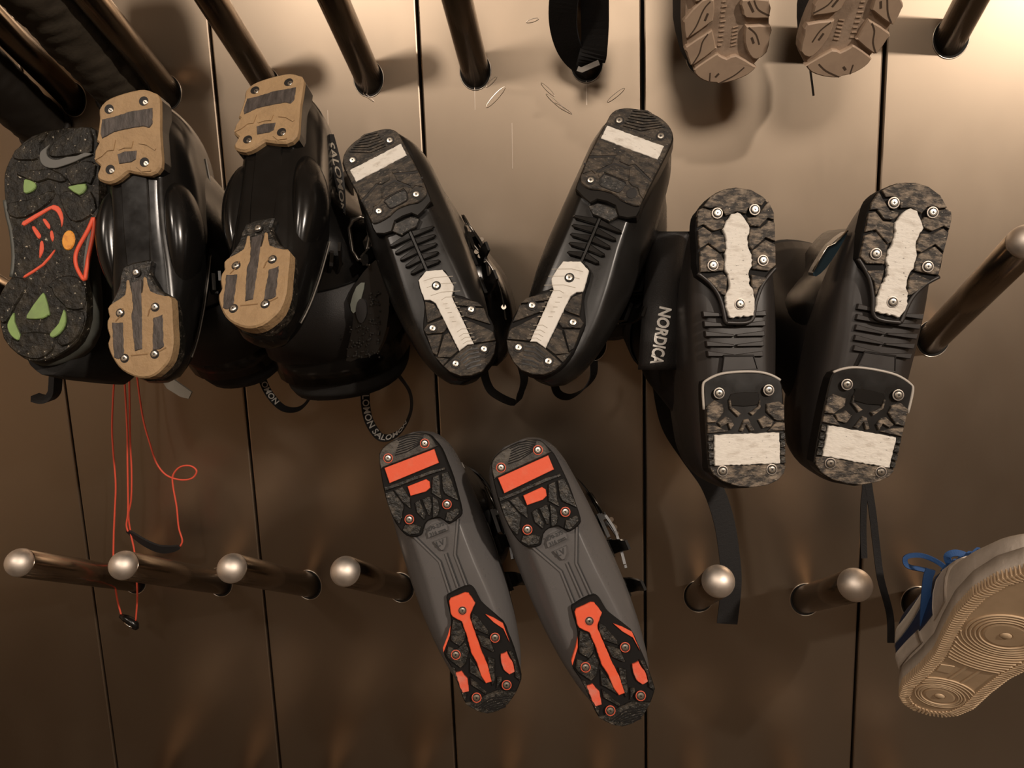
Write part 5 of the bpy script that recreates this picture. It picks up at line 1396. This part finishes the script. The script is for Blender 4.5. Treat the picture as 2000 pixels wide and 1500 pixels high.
# ------------------------------------------------------------------ soft dark boots in the top left corner
def soft_boot(foot_px, r, label, m_, wrinkle, length=.25):
    p0 = at(*foot_px, -.006)
    root = empty('winter_boot', Matrix.Translation(p0))
    tag(root, label, 'boot', 'dark winter boots in the top left corner')
    ax = PEG_DIR; ex = Vector((1, 0, 0)); ey = ax.cross(ex)
    n = 40
    rings = []
    rnd = random.Random(int(r * 1e5))
    ph = [rnd.uniform(0, 6.28) for _ in range(6)]
    for i in range(61):
        s = i / 60 * length
        ring = []
        for k in range(n):
            a = 2 * math.pi * k / n
            w = wrinkle * (abs(noise.noise(Vector((math.cos(a) * 1.1, math.sin(a) * 1.1 + s * 14, s * 55 + ph[0])))) * -4.2 + 2.2 * noise.noise(Vector((math.cos(a), math.sin(a) + ph[1], s * 16))))
            rr = r * (1 + .10 * s / length) + w
            ring.append(ax * s + (ex * math.cos(a) + ey * math.sin(a)) * rr)
        rings.append(ring)
    obj('shaft', *loft(rings, False, False), M[m_], root, True)
    obj('collar', *tube([(ex * math.cos(2 * math.pi * k / 32) + ey * math.sin(2 * math.pi * k / 32)) * r for k in range(32)], .005, 8, True), M['boot_dark'], root, True)
    # foot at the far end, sole towards the room
    fb = Body(-.09, .19, [(0, .02, .03, .02, .05, -.07, 0), (.08, .036, .042, .0, .06, -.07, 0), (.35, .040, .046, .0, .06, -.07, 0), (.6, .042, .048, -.03, .03, -.07, 0), (.85, .038, .042, -.04, .0, -.07, 0), (.97, .02, .026, -.05, -.02, -.07, 0), (1, .008, .012, -.05, -.03, -.07, 0)])
    ft = Matrix.Identity(4)
    zax = -ax; yax = -ey if ey.z > 0 else ey; xax = yax.cross(zax)
    for i in range(3): ft[i][0], ft[i][1], ft[i][2], ft[i][3] = xax[i], yax[i], zax[i], (ax * (length + .055))[i]
    v, f = fb.geo(20, 24)
    obj('foot', [ft @ Vector(q) for q in v], f, M[m_], root, True)
    v, f = prism([(q[0] * 1000, q[1] * 1000) for q in [(.036 * math.cos(a / 16 * math.pi * 2), .05 + .14 * math.sin(a / 16 * math.pi * 2)) for a in range(16)]], -86, -68, 3)
    obj('sole', [ft @ Vector(q) for q in v], f, M['boot_dark'], root)
    return root
wb1 = soft_boot((244, 178), .040, 'dark brown suede boot with creased shaft beside the corner peg', 'suede', .0014)
wb2 = soft_boot((88, 250), .036, 'near black boot shaft at the far left edge', 'boot_dark', .0008)
# ------------------------------------------------------------------ strap looped over a peg
st = empty('webbing_strap', Matrix.Translation(at(1130, 120, -.03)))
tag(st, 'black webbing strap looped over a top row peg', 'strap')
lp = curve([at(x, y, yy) for x, y, yy in [(1112, -60, -.16), (1101, 0, -.13), (1100, 50, -.10), (1110, 90, -.075), (1128, 118, -.055), (1146, 124, -.055), (1158, 108, -.075), (1162, 50, -.10), (1160, -40, -.14)]], 6)
obj('strap_band', *to_local(ribbon(lp, [Vector((.75, -.5, .1))] * len(lp), .034, .003), st), M['webbing'], st)
obj('strap_label', *to_local(ribbon([at(x, y, -.075) for x, y in [(1128, 134), (1136, 137), (1170, 122)]], Vector((0, .3, 1)), .007, .001), st), M['seam'], st)

# ------------------------------------------------------------------ red cord with black pulls
rc = empty('lace_cord', Matrix.Translation(at(250, 780, -.04)))
tag(rc, 'thin coral red lace cord with black pull tabs hanging on the left', 'cord')
def cord(pts, y0, y1=None, r=.00135):
    n = len(pts)
    p = curve([at(a, b, y0 + ((y1 if y1 is not None else y0) - y0) * i / (n - 1)) for i, (a, b) in enumerate(pts)], 6)
    obj('cord', *to_local(tube(p, r, 8), rc), M['cord'], rc, True)
cord([(226, 690), (219, 820), (221, 880), (226, 945), (224, 1000), (222, 1050), (222, 1110), (228, 1165), (238, 1205)], -.05)
cord([(240, 690), (248, 830), (249, 900), (250, 960), (250, 1000), (247, 1025), (250, 1038)], -.055)
cord([(252, 690), (254, 850), (257, 920), (256, 975), (251, 1005), (255, 1040), (263, 1080), (267, 1130), (268, 1170), (265, 1212)], -.05)
cord([(262, 690), (278, 810), (294, 870), (306, 905), (325, 928), (352, 937), (375, 934), (384, 920), (372, 910), (352, 912), (338, 928), (338, 950), (345, 990), (349, 1030), (356, 1055), (352, 1067)], -.045)
pt_ = curve([at(x, y, -.05) for x, y in [(248, 1036), (262, 1046), (285, 1061), (312, 1072), (335, 1072), (350, 1068)]], 5)
obj('pull_tab', *to_local(ribbon(pt_, Vector((.15, -.4, 1)), [.006 + .010 * math.sin(math.pi * i / (len(pt_) - 1)) for i in range(len(pt_))], .003), rc), M['webbing'], rc)
tgp = [at(x, y, -.05) for x, y in [(235, 1202), (246, 1208), (256, 1214), (264, 1222), (268, 1229)]]
obj('cord_toggle', *to_local(tube(tgp, [.0035, .006, .0068, .0065, .003], 10), rc), M['gloss'], rc, True)
obj('toggle_clip', *to_local(tube([at(x, y, -.058) for x, y in [(243, 1216), (250, 1222), (258, 1226)]], .0012, 6), rc), M['chrome'], rc, True)
